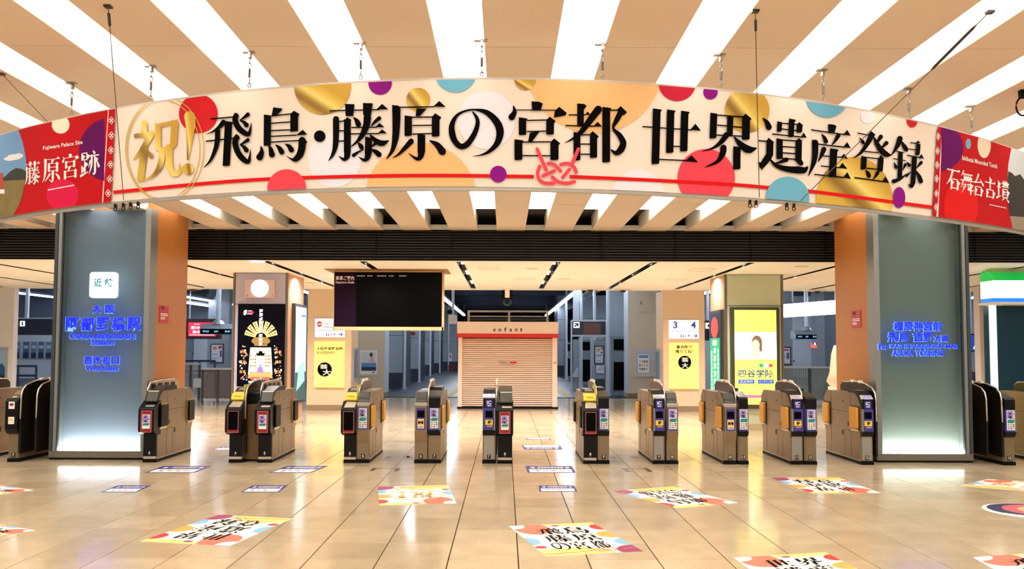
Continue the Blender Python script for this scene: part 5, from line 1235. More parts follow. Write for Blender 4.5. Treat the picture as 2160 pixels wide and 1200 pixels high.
def lit_sign(nm, lb, r_, Y, mm, dep=.08):
    P = pbox(*r_, Y-dep, dep)
    t = thing(nm, lb, 'sign', (P[0], P[2], P[4])); t = MB().box(*P).build('light_box', mm, t)
    return t, pm_(P)
t, mp = lit_sign('direction_sign', 'white lit sign with red no-entry disc, half hidden by the departure board', (664, 672, 727, 711), YS, M_SIGN)
lay('disc', polys(circ(.15, .7, .085, .155, 28)), mp, .004, mat('sign_pink', (226, 60, 100), .5), t); lay('disc_bar', polys(rect(.09, .66, .21, .74)), mp, .007, M_WHITE, t)
lay('lettering', merge(text('ここから', .3, .8, .62, .93), text('ご乗車で', .3, .64, .62, .77), scrib(.3, .5, .85, .58, 9)), mp, .004, mat('sign_grey', (160, 164, 180), .5), t)
lay('rule', polys(rect(.06, .36, .94, .38)), mp, .004, mat('sign_grey', (160, 164, 180), .5), t)
ARW = polys([(.8, .17), (.9, .17), (.86, .25), (.89, .25), (.95, .15), (.89, .05), (.86, .05), (.9, .13), (.8, .13)])
lay('arrow', ARW, mp, .005, M_SBLUE, t)
PIC = merge(polys(circ(.4, .24, .015, .025, 10), rect(.385, .06, .415, .2)), polys(circ(.56, .2, .012, .02, 10), rect(.55, .08, .57, .18)), polys(circ(.66, .16, .025, .05, 10)))
lay('pictogram', PIC, mp, .005, M_SBLUE, t); lay('pictogram', polys(circ(.47, .24, .015, .025, 10), [(.45, .06), (.49, .06), (.48, .2), (.46, .2)]), mp, .005, mat('sign_pink', (226, 60, 100), .5), t)
t, mp = lit_sign('direction_sign', 'white lit sign with blue platform numbers 3 and 4', (1412, 675, 1474, 714), YS, M_SIGN)
lay('number', merge(text('3', .13, .55, .27, .92, .02), text('4', .73, .55, .9, .92, .02)), mp, .004, M_SBLUE, t); lay('rule', polys(rect(.04, .38, .96, .4)), mp, .004, mat('sign_grey', (160, 164, 180), .5), t)
lay('arrow', ARW, mp, .005, M_SBLUE, t); lay('pictogram', PIC, mp, .005, M_SBLUE, t); lay('pictogram', polys(circ(.47, .24, .015, .025, 10), [(.45, .06), (.49, .06), (.48, .2), (.46, .2)]), mp, .005, mat('sign_pink', (226, 60, 100), .5), t)
M_OLV = mat('dark_olive_print', (46, 38, 8), .5, spec=.1)
t, mp = lit_sign('yellow_poster', 'yellow lit poster with a black disc below the no-entry sign', (662, 720, 727, 817), YS, M_YELP, .06)
lay('lettering', merge(text('大阪阿部野橋駅', .07, .81, .95, .875, .02), text('から約25分！', .07, .72, .68, .79, .02)), mp, .004, M_OLV, t)
lay('disc', polys(circ(.35, .39, .24, .155, 36)), mp, .004, M_INK, t); lay('disc_lettering', merge(text('芸', .2, .4, .44, .5, .03), text('大', .28, .26, .56, .39, .03)), mp, .007, M_WHITE, t)
lay('caption', merge(scrib(.26, .06, .74, .085, 10), scrib(.36, .105, .66, .12, 6)), mp, .004, mat('pale_ochre', (224, 196, 90), .5), t)
t, mp = lit_sign('yellow_poster', 'yellow lit poster with a black disc below the platform numbers', (1412, 723, 1474, 820), YS, M_YELP, .06)
lay('lettering', merge(text('喜志駅で', .24, .87, .78, .945, .02), text('降りてね！', .22, .77, .8, .85, .02)), mp, .004, M_OLV, t)
lay('disc', polys(circ(.52, .575, .22, .145, 36)), mp, .004, M_INK, t); lay('disc_lettering', merge(text('芸', .42, .58, .64, .68, .03), text('大', .42, .45, .64, .56, .03)), mp, .007, M_WHITE, t)
lay('caption', merge(scrib(.3, .06, .76, .085, 10), scrib(.38, .105, .7, .12, 6)), mp, .004, mat('pale_ochre', (224, 196, 90), .5), t)
# pillars behind, with framed posters
wallpillar('wall_poster_left', 'grey beige wall pillar with framed travel poster left of the middle', 750, 812, 28.2, 1.0, 4.9, M_BEIGEG, (783, 734))
wallpillar('wall_poster_right', 'grey beige wall pillar with framed notice sheet right of the middle', 1325, 1390, 28.2, 1.0, 4.9, M_BEIGEG, (785, 737, 688, 641))
def framed(nm, lb, r_, Y, frame, paper, arts, fw=.05):
    P = pbox(*r_, Y-.05, .05)
    t = thing(nm, lb, 'poster', (P[0], P[2], P[4]))
    MB().box(*P).build('frame', frame, t)
    mp = face_map(P[0]+fw, P[1]-fw, P[2], P[4]+fw, P[5]-fw)
    sh_ = lay('sheet', polys(rect(0, 0, 1, 1)), mp, .004, paper, t)
    for n_, art, h, m_ in arts: lay(n_, art, mp, h, m_, sh_)
    return t
M_FR = mat('silver_poster_frame', (184, 188, 196), .35, metal=.4)
M_PAPER = mat('white_paper', (226, 228, 234), .5)
framed('framed_poster', 'framed travel poster of a seated figure over a blue sea', (757, 736, 799, 792), 28.2, M_FR, M_PAPER,
    [('sky', polys(rect(.05, .5, .95, .95)), .006, mat('poster_pale', (196, 206, 208), .5)), ('sea', polys(rect(.05, .25, .95, .48)), .006, mat('poster_blue', (70, 134, 196), .5)), ('shore', polys(rect(.05, .14, .95, .3)), .008, mat('poster_navy', (26, 38, 66), .5)),
     ('figure', polys([(.45, .5), (.85, .5), (.8, .68), (.66, .76), (.52, .64)]), .008, mat('poster_pink', (206, 160, 196), .5)), ('hair', polys(circ(.64, .82, .1, .09, 20)), .01, mat('poster_hair', (60, 50, 50), .5)), ('mark', polys(circ(.78, .07, .07, .03, 16)), .006, M_SBLUE)])
framed('framed_notice', 'framed notice sheet with rows of small pictures right of the middle', (1338, 738, 1379, 794), 28.2, M_FR, mat('grey_board', (170, 178, 190), .5),
    [('page', polys(rect(.14, .1, .8, .88)), .006, M_PAPER), ('heading', polys(rect(.18, .72, .76, .84)), .008, mat('notice_blue2', (100, 130, 200), .5))] +
    [('picture', polys(rect(.2+a*.14, .2+b*.16, .3+a*.14, .3+b*.16)), .008, mat('pic_%d' % ((a*3+b) % 5), [(190, 150, 140), (120, 110, 120), (206, 190, 170), (90, 96, 110), (214, 170, 176)][(a*3+b) % 5], .5)) for a in range(4) for b in range(3)])
P = pbox(1347, 621, 1374, 658, 28.15, .1)
t = thing('wall_box', 'pale square cabinet high on the right wall pillar', 'cabinet', (P[0], P[2], P[4])); MB().box(*P).build('body', M_BEIGEG, t); MB().box(P[0]+.04, P[1]-.04, P[2]-.01, P[2], P[4]+.04, P[5]-.04).build('door', M_BEIGEG, t); MB().box(P[0]+.07, P[0]+.1, P[2]-.02, P[2]-.01, P[4]+.24, P[4]+.34).build('handle', M_FRAMED, t)
# narrow frames on the sides of the sign pillars
for X, (a, b), lb, yy in ((F(741, 735, YS).x, (744, 753), 'narrow framed poster on the side of the left sign pillar', (734, 805)), (F(1399, 735, YS).x, (1384, 1394), 'narrow framed poster on the side of the right sign pillar', (736, 808))):
    s = 1 if X < 0 else -1
    ya_, yb_ = sorted((X_at(a, 735, X).y, X_at(b, 735, X).y)); z0, z1 = X_at((a+b)/2, yy[1], X).z, X_at((a+b)/2, yy[0], X).z
    t = thing('side_poster', lb, 'poster', (X, ya_, z0))
    MB().box(min(X, X+s*.03), max(X, X+s*.03), ya_, yb_, z0, z1).build('frame', M_FR, t)
    MB().box(min(X+s*.03, X+s*.034), max(X+s*.03, X+s*.034), ya_+.06, yb_-.06, z0+.1, z1-.06).build('sheet', mat('poster_steel_blue', (96, 128, 160), .5, noise=.5, nscale=6), t)

# ------------------------------------------------------------------ shuttered kiosk
YK = 22.9
a, b = F(964, 862, YK), F(1177, 680, YK)
k = thing('kiosk', 'shuttered pale kiosk with red stripe and roller shutter', 'kiosk', (a.x, YK, 0))
M_KIO = mat('kiosk_cream', (240, 218, 206), .5); M_SHUT = mat('shutter_slat', (248, 226, 212), .45)
MB().box(F(974, 735, YK).x, F(1166, 735, YK).x, YK+.1, YK+.13, .05, F(1070, 712, YK).z).build('shutter_backing', mat('slat_gap_shade', (160, 118, 92), .7), k)  # brown sheet added behind the slats, shade of their gaps put into its colour
z = lambda py: F(1070, py, YK).z
x0, x1 = a.x, b.x
MB().box(x0+.02, x1-.02, YK+.25, YK+2.4, .05, z(684)).build('body', M_KIO, k)
MB().box(x0, x1, YK-.18, YK+.3, z(704), z(679)).build('fascia', M_KIO, k)
MB().box(x0-.01, x1+.01, YK-.2, YK+.3, z(712), z(704)).build('red_stripe', mat('kiosk_red', (208, 30, 34), .45), k)
sx0, sx1 = F(975, 735, YK).x, F(1165, 735, YK).x
MB().box(x0+.02, sx0, YK-.02, YK+.3, .05, z(712)).build('jamb', M_KIO, k); MB().box(sx1, x1-.02, YK-.02, YK+.3, .05, z(712)).build('jamb', M_KIO, k)
MB().box(x0, x1, YK-.06, YK+2.4, 0, .05).build('plinth', M_BLACK, k)
sh = MB(); nsl = 33; zt_ = z(713); dz = (zt_-.05)/nsl
for i in range(nsl):
    z0 = .05+i*dz
    sh.ext_x([(YK+.09, z0), (YK+.05, z0+dz*.1), (YK+.03, z0+dz*.38), (YK+.05, z0+dz*.74), (YK+.09, z0+dz*.84), (YK+.1, z0+dz*.4)], sx0, sx1)
so = sh.build('shutter', M_SHUT, k); so['kind'] = 'stuff'
mp = face_map(0, 1, YK-.18, 0, 1)
for i, ch in enumerate('enfant'):
    xx = (1040.5, 1052, 1063.5, 1075, 1086.5, 1097)[i]; hh = {'f': 690.5, 't': 691.5}.get(ch, 693)
    p, q = F(xx, 699, YK-.18), F(xx+5.2, hh, YK-.18); lay('lettering', text(ch, p.x, p.z, q.x, q.z, .012), mp, .003, M_INK, k)
    lay('lettering', polys(rect(p.x-.01, p.z, p.x+.04, p.z+.008)), mp, .003, M_INK, k)
p, q = F(1052, 766, YK), F(1090, 763, YK); lay('shutter_label', polys(rect((p.x+q.x)/2+.05, p.z, q.x, q.z)), face_map(0, 1, YK+.02, 0, 1), .003, mat('kiosk_red', (208, 30, 34), .45), k)
lay('shutter_label', scrib(p.x, p.z, (p.x+q.x)/2, q.z, 7), face_map(0, 1, YK+.02, 0, 1), .003, M_JOINT, k); lay('shutter_label', scrib(p.x+.06, p.z-.06, q.x-.06, p.z-.03, 10), face_map(0, 1, YK+.02, 0, 1), .003, M_JOINT, k)
MB().box(F(1167, 765, YK).x, F(1174, 765, YK).x, YK-.035, YK-.02, z(766), z(764)).build('nameplate', M_JOINT, k)
# rail box above the kiosk
P = pbox(986, 655, 1157, 679, YK+.6, .9)
t = thing('roof_rack', 'steel rail rack standing on top of the kiosk', 'rack', (P[0], P[2], P[4]))
for zz, hh in ((P[5]-.05, .05), (P[5]-.18, .03)): MB().box(P[0], P[1], P[2], P[2]+.04, zz, zz+hh).build('rail', M_STEEL, t)
MB().box(P[0]+.05, P[1]-.05, P[2]+.2, P[2]+.24, P[4]+.05, P[4]+.12).build('rail', mat('dark_rail', (60, 62, 66), .4), t)
for xx in (P[0], P[1]-.06, (P[0]+P[1])/2): MB().box(xx, xx+.06, P[2]-.02, P[2]+.06, z(684)-.01, P[5]).build('post', M_STEEL, t)

# ------------------------------------------------------------------ platform beyond: stepped wall panels, posts, tubes, fences
M_PW = mat('platform_wall', (150, 160, 172), .55, noise=.06, nscale=2)
M_PWD = mat('platform_wall_dark_base', (36, 44, 60), .5)
M_POST = mat('pale_steel_post', (190, 200, 214), .35, metal=.4)
def stepped(px0, px1, Y, depth, nm, lb, zt=4.9, left=True):
    x0, x1 = F(px0, 735, Y).x, F(px1, 735, Y).x
    t = struct(MB().box(x0, x1, Y+.02, Y+depth, 0, zt).build(nm, M_PWD)); t['label'] = lb
    for za, zb in ((.62, 2.1), (2.12, 3.3), (3.32, zt)): MB().box(x0, x1, Y, Y+.02, za, zb).build('wall_panel', M_PW, t)
    return t
lbs = ['nearest stepped grey wall panel left of the kiosk', 'second stepped grey wall panel left of the kiosk', 'third stepped grey wall panel left of the kiosk', 'fourth stepped grey wall panel left of the kiosk', 'farthest stepped grey wall panel left of the kiosk']
for i, (a_, b_, Y) in enumerate(((818, 849, 34.3), (856, 884, 41), (886, 907, 51), (909, 927, 57), (929, 965, 64))):
    stepped(a_, b_, Y, 3, 'wall_step_left_%d' % (i+1), lbs[i])
for i, (px, Y) in enumerate(((854, 34), (885, 40.6), (908, 50.5), (928, 56), (946, 62), (962, 68))):
    p = F(px, 735, Y); t = MB().lathe([(.09, 0), (.09, .03), (.05, .04), (.05, 4.6)], (p.x, Y, 0), 10).build('steel_post', M_POST)
    tag(t, ['nearest', 'second', 'third', 'fourth', 'fifth', 'farthest'][i] + ' pale steel post along the stepped walls left of the kiosk', 'post', 'posts along the left platform')
P = pbox(859, 700, 875, 707, 40.9, .05); t = tag(MB().box(*P).build('red_notice', mat('dark_red_notice', (130, 30, 40), .5)), 'small dark red notice on the second stepped wall panel', 'notice')
P = pbox(946, 769, 957, 783, 61, .4); t = thing('extinguisher_box', 'dark red box on the floor beside the farthest posts', 'box', (P[0], 61, 0)); MB().box(P[0], P[1], 61, 61.4, 0, P[5]).build('body', mat('dark_red_box', (104, 24, 32), .5), t); MB().box(P[0]+.05, P[1]-.05, 60.98, 61, .1, P[5]-.1).build('door', mat('dark_red_door', (126, 30, 38), .5), t)
P = pbox(947, 745, 953, 762, 63.9, .05); t = thing('wall_notice', 'small white notice with a red figure on the far wall', 'notice', (P[0], P[2], P[4])); MB().box(*P).build('sheet', M_PAPER, t); lay('figure', polys(circ(.5, .6, .3, .2, 12)), pm_(P), .01, mat('sign_pink', (226, 60, 100), .5), t)

# fluorescent tubes
M_TUBE = mat('fluorescent_tube', (232, 242, 255), .5, emit=TUBE_EMIT)
def tube(lb, x, y0, y1, zz, w_=.1):
    t = thing('tube_light', lb, 'light', (x, y0, zz), 'fluorescent tubes of the platforms')
    MB().box(x-w_*.5, x+w_*.5, y0, y1, zz+.06, zz+.16).build('housing', M_POST, t)
    n_ = max(1, int((y1-y0)/3)); L = (y1-y0)/n_
    for i in range(n_): MB().box(x-w_*.4, x+w_*.4, y0+i*L+.06, y0+(i+1)*L-.06, zz, zz+.06).build('tube', M_TUBE, t)
    for y in (y0+.4, y1-.4): MB().box(x-.02, x+.02, y-.02, y+.02, zz+.16, 4.9).build('hanger', M_POST, t)
    return t
tube('long tube light row right of the kiosk', 3.0, 23, 62, 3.98, .2)
tube('long tube light row left of the kiosk', -2.95, 23, 62, 3.98, .2)
tube('tube light row seen left of the clock pillar, upper one', -15.2, 24, 52, 3.98, .2)
tube('tube light row seen left of the clock pillar, lower one', -16.6, 43, 51, 3.9, .2)
tube('tube light row above platform 1 at the left edge', -21.8, 24, 43.5, 3.98, .2)
tube('tube light row beside the clock pillar', -8.6, 23, 60, 3.98, .2)
tube('tube light row left of the yellow advertisement pillar', 8.6, 23, 60, 3.98, .2)
tube('tube light row right of the yellow advertisement pillar, farther one', 15.6, 24, 49, 3.9, .2)
tube('tube light row at the right edge beyond the shop pillar', 21.5, 24, 45, 3.98, .2)
P = pbox(1650, 634, 1775, 662, 30, .3)
t = thing('light_box', 'broad bright light box hanging right of the yellow advertisement pillar', 'light', (P[0], P[2], P[4]))
MB().add([(P[0], 31.5, P[4]-.1), (P[1], 28, P[4]-.02), (P[1], 28, P[5]-.02), (P[0], 31.5, P[5]-.1), (P[0], 31.8, P[4]-.1), (P[1], 28.3, P[4]-.02), (P[1], 28.3, P[5]-.02), (P[0], 31.8, P[5]-.1)], [(0,1,2,3),(7,6,5,4),(0,4,5,1),(1,5,6,2),(2,6,7,3),(3,7,4,0)]).build('diffuser', mat('light_box_white', (240, 248, 255), .5, emit=3), t)
for xx in (P[0]+.3, P[1]-.3): MB().box(xx, xx+.04, 29.8, 29.84, P[5]-.05, 4.9).build('hanger', M_POST, t)

# left platform: far wall, posters, monitor, red sign, fence
M_BRICK = mat('white_tile_wall', (206, 214, 226), .5, noise=.05, nscale=10)
def farwall(nm, lb, px0, px1, Y, mm):
    x0, x1 = F(px0, 735, Y).x, F(px1, 735, Y).x
    t = struct(MB().box(x0, x1, Y, Y+.3, 0, 4.9).build(nm, mm)); t['label'] = lb; return t
fl = farwall('wall_platform_left', 'white tiled wall of the left platform', -120, 330, 44, M_BRICK)
farwall('wall_platform_left_far', 'pale wall behind the red sign', 330, 660, 52, M_PW)
farwall('wall_platform_right', 'grey wall of the right platform', 1480, 1790, 50, M_BRICK)
farwall('wall_platform_right_far', 'grey wall beyond the right column', 1900, 2300, 46, M_BRICK)
MB().box(F(-120, 735, 44).x, F(330, 735, 44).x, 43.9, 44, 2.7, 4.9).build('wall_band', mat('grey_blue_band', (96, 108, 130), .6), fl)
x_, xr = F(-60, 735, YS).x, F(27, 735, YS).x
wallpillar('wall_pillar_left', 'pale wall pillar with framed poster at the left edge', -70, 27, YS, 0.2, ZL, mat('white_wall_panel', (226, 224, 224), .55), (734, 670))
framed('framed_poster', 'framed blue landscape poster on the pale pillar at the left edge', (-26, 733, 16, 804), YS, M_FR, mat('poster_sky', (150, 190, 224), .5), [('hills', polys(rect(0, .15, 1, .4), [(0, .4), (1, .4), (.8, .55), (.5, .42), (.2, .5)]), .006, mat('poster_hill_blue', (40, 84, 140), .5)), ('ground', polys(rect(0, .02, 1, .16)), .008, mat('poster_navy', (26, 38, 66), .5))])
for i, (a_, b_) in enumerate(((26, 43), (47, 63), (64, 78), (79, 94), (95, 110))):
    framed('framed_poster', ['first', 'second', 'third', 'fourth', 'fifth'][i] + ' blue poster from the left on the white tiled platform wall', (a_, 720, b_, 757), 44, M_FR, mat('poster_slate_%d' % (i % 2), ((110, 140, 176), (70, 104, 150))[i % 2], .5), [('sea', polys(rect(0, 0, 1, .35)), .008, mat('poster_deep', (30, 50, 92), .5)), ('mist', polys(rect(.1, .6, .9, .8)), .008, mat('poster_mist', (190, 204, 220), .5))], .03)
# platform 1 board
P = pbox(36, 672, 120, 707, 30, .25)
t = thing('platform_board', 'dark hanging board with a small 1 at the left edge of the view', 'sign', (P[0], P[2], P[4]))
MB().box(*P).build('housing', mat('dark_blue_board', (26, 30, 48), .3), t)
for zz in (P[4]-.03, P[5]-.01): MB().box(P[0], P[1], P[2]-.02, P[3], zz, zz+.04).build('edge_rail', M_POST, t)
mp = pm_(pbox(42, 677, 53, 688, 30, .1)); lay('number_tile', polys(rect(0, 0, 1, 1)), mp, .004, M_ADWHT, t); lay('number', text('1', .35, .15, .62, .85, .02), mp, .008, M_INK, t)
p = F(53, 650, 30); MB().box(p.x-.05, p.x+.05, 30.08, 30.18, P[5], 4.9).build('hanger', M_POST, t)
def rail(lb, pts, Y, zs, mm, r=.035):
    t = thing('handrail', lb, 'railing', (F(pts[0], 735, Y).x, Y, 0))
    x0, x1 = F(pts[0], 735, Y).x, F(pts[1], 735, Y).x
    for zz in zs: MB().tube([(x0, Y, zz), (x1, Y, zz)], r, 8).build('rail', mm, t)
    for xx in [x0 + (x1-x0)*i/2 for i in range(3)]: MB().tube([(xx, Y, 0), (xx, Y, zs[0]+.02)], r, 8).build('post', mm, t)
M_RAILD = mat('dark_blue_rail', (60, 74, 104), .35, metal=.4)
rail('dark blue handrail before the white tiled wall at the left', (2, 78), 27, (1.0, .7), M_RAILD)
# items left of the clock pillar
P = pbox(392, 677, 460, 712, 40, .2)
t = thing('red_sign', 'glowing red sign with white print left of the clock pillar', 'sign', (P[0], P[2], P[4])); MB().box(P[0]-.1, P[1]+.1, 40, 40.3, P[4]-.06, P[5]+.1).build('housing', mat('dark_red_housing', (60, 16, 30), .5), t)
mp = pm_(pbox(397, 680, 456, 709, 39.98, .1)); lay('face', polys(rect(0, 0, 1, 1)), mp, .004, mat('red_lit', (206, 40, 76), .5, emit=.9), t)
lay('lettering', merge(text('売りか', .1, .5, .42, .74, .03), text('買いか', .16, .2, .44, .42, .03), scrib(.05, .06, .95, .12, 14), scrib(.2, .84, .42, .9, 4)), mp, .02, M_ADWHT, t)
for xx in (P[0]+.1, P[1]-.1): MB().box(xx, xx+.05, 40.1, 40.15, P[5]+.1, 4.9).build('hanger', M_POST, t)
def monitor(lb, r_, Y, px):
    P = pbox(*r_, Y, .5); t = thing('hanging_monitor', lb, 'display', (P[0], P[2], P[4])); h = P[5]-P[4]
    MB().ext_x([(Y+.1, P[4]), (Y, P[4]+h*.1), (Y, P[4]+h*.55), (Y+.2, P[5]), (Y+.6, P[5]), (Y+.6, P[4])], P[0], P[1]).build('housing', M_POST, t)
    MB().box(P[0]+.03, P[1]-.03, Y-.02, Y+.02, P[4]+.02, P[4]+h*.52).build('screen', M_SCR, t)
    mp = face_map(P[0], P[1], Y-.02, P[4], P[4]+h*.5); lay('screen_text', merge(scrib(.1, .35, .3, .75, 3), scrib(.45, .35, .58, .75, 2), scrib(.78, .35, .95, .75, 2)), mp, .005, mat('screen_blue', (120, 190, 240), .5, emit=.8), t)
    q = F(px, 650, Y); MB().tube([(q.x, Y+.3, P[5]), (q.x, Y+.3, P[5]+.12), (q.x, Y+.3, P[5]+.16), (q.x, Y+.3, 4.9)], [.22, .14, .08, .08], 10).build('hanger', M_POST, t)
monitor('hanging train monitor left of the clock pillar', (421, 683, 490, 705), 29, 455)
monitor('hanging train monitor right of the yellow advertisement pillar', (1678, 697, 1724, 715), 34, 1706)
framed('framed_poster', 'small blue poster on the pale wall left of the clock pillar', (405, 723, 422, 751), 52, M_FR, mat('poster_slate_0', (110, 140, 176), .5), [('sea', polys(rect(0, 0, .45, .3), rect(.55, 0, 1, .35)), .01, mat('poster_deep', (30, 50, 92), .5))], .04)
for a_, b_, lb in ((407, 436, 'white door on the pale wall left of the clock pillar'),):
    P = pbox(a_, 755, b_, 800, 51.9, .1); d = MB().box(P[0], P[1], 51.9, 52, 0, 2.3).build('door_1', M_BRICK); struct(d)
st = struct(MB().box(F(438, 735, 44).x, F(482, 735, 44).x, 44, 44.5, 0, 4.9).build('wall_pier_left', M_PW)); st['label'] = 'grey pier carrying a colourful poster'
framed('framed_poster', 'white poster with orange burst and red boxes left of the clock pillar', (443, 725, 472, 766), 44, M_FRAMED, M_PAPER,
    [('burst', polys(circ(.3, .82, .22, .1, 12)), .01, mat('burst_orange', (240, 150, 60), .5)), ('box', polys(rect(.62, .78, .95, .94)), .01, mat('sign_pink', (226, 60, 100), .5)), ('figure', polys(rect(.78, .3, .95, .68)), .01, mat('poster_violet', (110, 80, 140), .5)), ('lettering', merge(scrib(.1, .42, .6, .48, 6), scrib(.1, .2, .6, .25, 8)), .01, M_SBLUE)], .06)
def fence(lb, px0, px1, Y, h, n_, mm, solid=None):
    x0, x1 = F(px0, 735, Y).x, F(px1, 735, Y).x
    t = thing('slat_fence', lb, 'fence', (x0, Y, 0))
    MB().box(x0, x1, Y-.05, Y+.05, h-.05, h).build('top_rail', M_POST, t); MB().box(x0, x1, Y-.03, Y+.03, .08, .14).build('bottom_rail', M_POST, t)
    w_ = (x1-x0)/n_
    for i in range(n_): MB().box(x0+i*w_, x0+i*w_+w_*.55, Y-.015, Y+.015, .14, h-.05).build('slat', mm, t)
    for xx in (x0, (x0+x1)/2, x1-.06): MB().box(xx, xx+.06, Y-.04, Y+.04, 0, h-.02).build('post', M_FRAMED, t)
    return t
M_SLATB = mat('brown_grey_slat', (112, 98, 100), .5)
fence('brown slatted fence left of the clock pillar', 427, 492, 24.6, 1.02, 18, M_SLATB)
fence('grey slatted fence beside the left column', 380, 424, 26.5, 1.12, 10, M_PW)
P = pbox(404, 798, 422, 818, 26.3, .05); t = tag(MB().cbox(P[0], P[1], 26.42, 26.45, P[4], P[5], .03).build('white_board', M_BRICK), 'white board fixed to the grey fence beside the left column', 'board')
rail('dark handrail behind the fences left of the clock pillar', (390, 454), 29, (1.15, .8), M_RAILD)
# narrow gap beside the clock pillar: truss tower
t = thing('steel_truss', 'pale steel lattice seen between the clock pillar and the sign pillar', 'truss', (F(640, 735, 45).x, 45, 0))
xa, xb = F(628, 735, 45).x, F(662, 735, 45).x
for xx in (xa, (xa+xb)/2, xb): MB().box(xx, xx+.12, 45, 45.12, 0, 4.6).build('post', M_POST, t)
for i in range(6): MB().tube([(xa, 45.06, .4+i*.65), (xb, 45.06, .7+i*.65)], .04, 6).build('brace', M_POST, t)

# right of the kiosk: glazed waiting box with dark board
YW = 32.0
t = thing('platform_shelter', 'steel framed passage with a dark hanging board right of the kiosk', 'shelter', (F(1205, 735, YW).x, YW, 0))
M_TEALG = mat('shelter_panel', (146, 160, 170), .45)
for a_, b_ in ((1204, 1207), (1278, 1283)): 
    P = pbox(a_, 675, b_, 805, YW, .1); MB().box(P[0], P[1], YW, YW+.1, 0, P[5]).build('post', M_POST, t)
for a_, b_ in ((1221, 1225), (1246, 1250)):
    P = pbox(a_, 712, b_, 800, YW+1.5, .1); MB().box(P[0], P[1], YW+1.5, YW+1.6, 0, P[5]).build('post', M_POST, t)
P = pbox(1206, 677, 1280, 708, YW, .2); MB().box(P[0], P[1], YW+.02, YW+.3, P[4], P[5]).build('board', mat('board_slate', (44, 52, 66), .3), t)
for a_ in (P[4]-.03, P[5]-.02): MB().box(P[0], P[1], YW-.01, YW+.3, a_, a_+.06).build('board_rail', M_POST, t)
P2 = pbox(1231, 681, 1267, 707, YW, .02); MB().box(P2[0], P2[1], YW, YW+.02, P2[4], P2[5]).build('board_screen', mat('brown_screen', (112, 74, 66), .25), t)
mp = pm_(pbox(1209, 679, 1223, 692, YW, .1)); lay('pictogram_tile', polys(rect(.05, .05, .95, .95)), mp, .006, M_ADWHT, t); lay('pictogram', polys(rect(.2, .2, .45, .5), circ(.65, .5, .2, .2, 16), rect(.2, .6, .8, .8)), mp, .01, mat('board_slate', (44, 52, 66), .3), t)
for px in (1212.5, 1219): p = F(px, 650, YW); MB().box(p.x-.06, p.x+.06, YW+.1, YW+.2, P[5], 4.9).build('hanger', M_POST, t)
p = pbox(1253, 718, 1276, 805, YW+1, .1); MB().box(p[0], p[1], YW+1, YW+1.1, .45, p[5]).build('side_panel', M_TEALG, t); MB().box(p[0], p[1], YW+1, YW+1.1, 0, .45).build('side_base', M_FRAMED, t)
p = pbox(1209, 716, 1220, 800, YW+2, .1); MB().box(p[0], p[1], YW+2, YW+2.1, 0, p[5]).build('side_panel', M_TEALG, t)
p = pbox(1208, 773, 1219, 795, YW+1.9, .1); MB().ext_y([(p[0], p[4]), (p[1], p[4]), (p[1], p[5]), (p[0], p[5]-.3)], YW+1.8, YW+1.95).build('white_flap', M_BRICK, t)
framed('framed_poster', 'white poster with an orange burst in the steel passage right of the kiosk', (1253, 729, 1275, 768), YW+.98, M_FRAMED, M_PAPER, [('burst', polys(circ(.38, .82, .26, .09, 12)), .008, mat('burst_orange', (240, 150, 60), .5)), ('box', polys(rect(.76, .84, .96, .96)), .008, mat('sign_pink', (226, 60, 100), .5)), ('lettering', merge(scrib(.1, .42, .8, .5, 6), scrib(.1, .1, .8, .15, 6)), .008, M_SBLUE), ('mark', polys(circ(.8, .64, .1, .06, 12)), .008, M_FRAMED)], .05)
framed('paper_notice', 'white paper notice below the poster in the steel passage', (1258, 771, 1274, 787), YW+.98, M_PAPER, M_PAPER, [('lettering', merge(scrib(.4, .75, .95, .85, 3), scrib(.1, .5, .9, .6, 6), scrib(.1, .3, .9, .4, 6)), .008, mat('poster_violet', (110, 80, 140), .5))], .01)
# vending machines / dark doors on the right
def darkdoor(lb, px0, px1, py0, Y):
    x0, x1 = F(px0, 735, Y).x, F(px1, 735, Y).x; z1 = F(px0, py0, Y).z
    t = thing('dark_cabinet', lb, 'cabinet', (x0, Y, 0))
    MB().box(x0, x1, Y, Y+.8, 0, z1).build('frame', mat('grey_cabinet', (120, 132, 146), .4), t)
    h = z1; w_ = x1-x0
    MB().box(x0+w_*.12, x1-w_*.12, Y-.015, Y, h*.76, h*.95).build('upper_window', M_SCR, t); MB().box(x0+w_*.12, x1-w_*.12, Y-.015, Y, h*.08, h*.56).build('door', M_SCR, t)
darkdoor('tall grey cabinet with dark doors beside the right wall pillar', 1290, 1326, 709, 30.0)
darkdoor('tall grey cabinet with dark doors in the steel passage', 1226, 1247, 716, 38.0)
darkdoor('tall grey cabinet with dark doors far right of the kiosk', 1192, 1204, 722, 46.0)
rp = struct(MB().box(F(1284, 735, 31).x, F(1330, 735, 31).x, 31.2, 31.6, 0, 4.9).build('wall_platform_mid', M_PW)); rp['label'] = 'grey wall behind the tall cabinet'
for i, (px, Y) in enumerate(((1195, 44), (1226, 36), (1282.5, 29.5), (1254, 36))):
    p = F(px, 735, Y); t = MB().lathe([(.12, 0), (.12, .03), (.06, .05), (.06, 4.6)], (p.x, Y, 0), 10).build('steel_post', M_POST)
    tag(t, ['far', 'middle', 'nearest tall', 'rear'][i] + ' pale steel post on the platform right of the kiosk', 'post', 'posts along the right platform')
stepped(1176, 1192, 50, 3, 'wall_step_right_1', 'far stepped grey wall right of the kiosk'); stepped(1228, 1290, 48, 3, 'wall_step_right_2', 'grey wall behind the steel passage')
t = thing('cable_tray', 'steel cable tray ladder under the dark roof right of the kiosk', 'cable tray', (4.2, 30, 4.3))
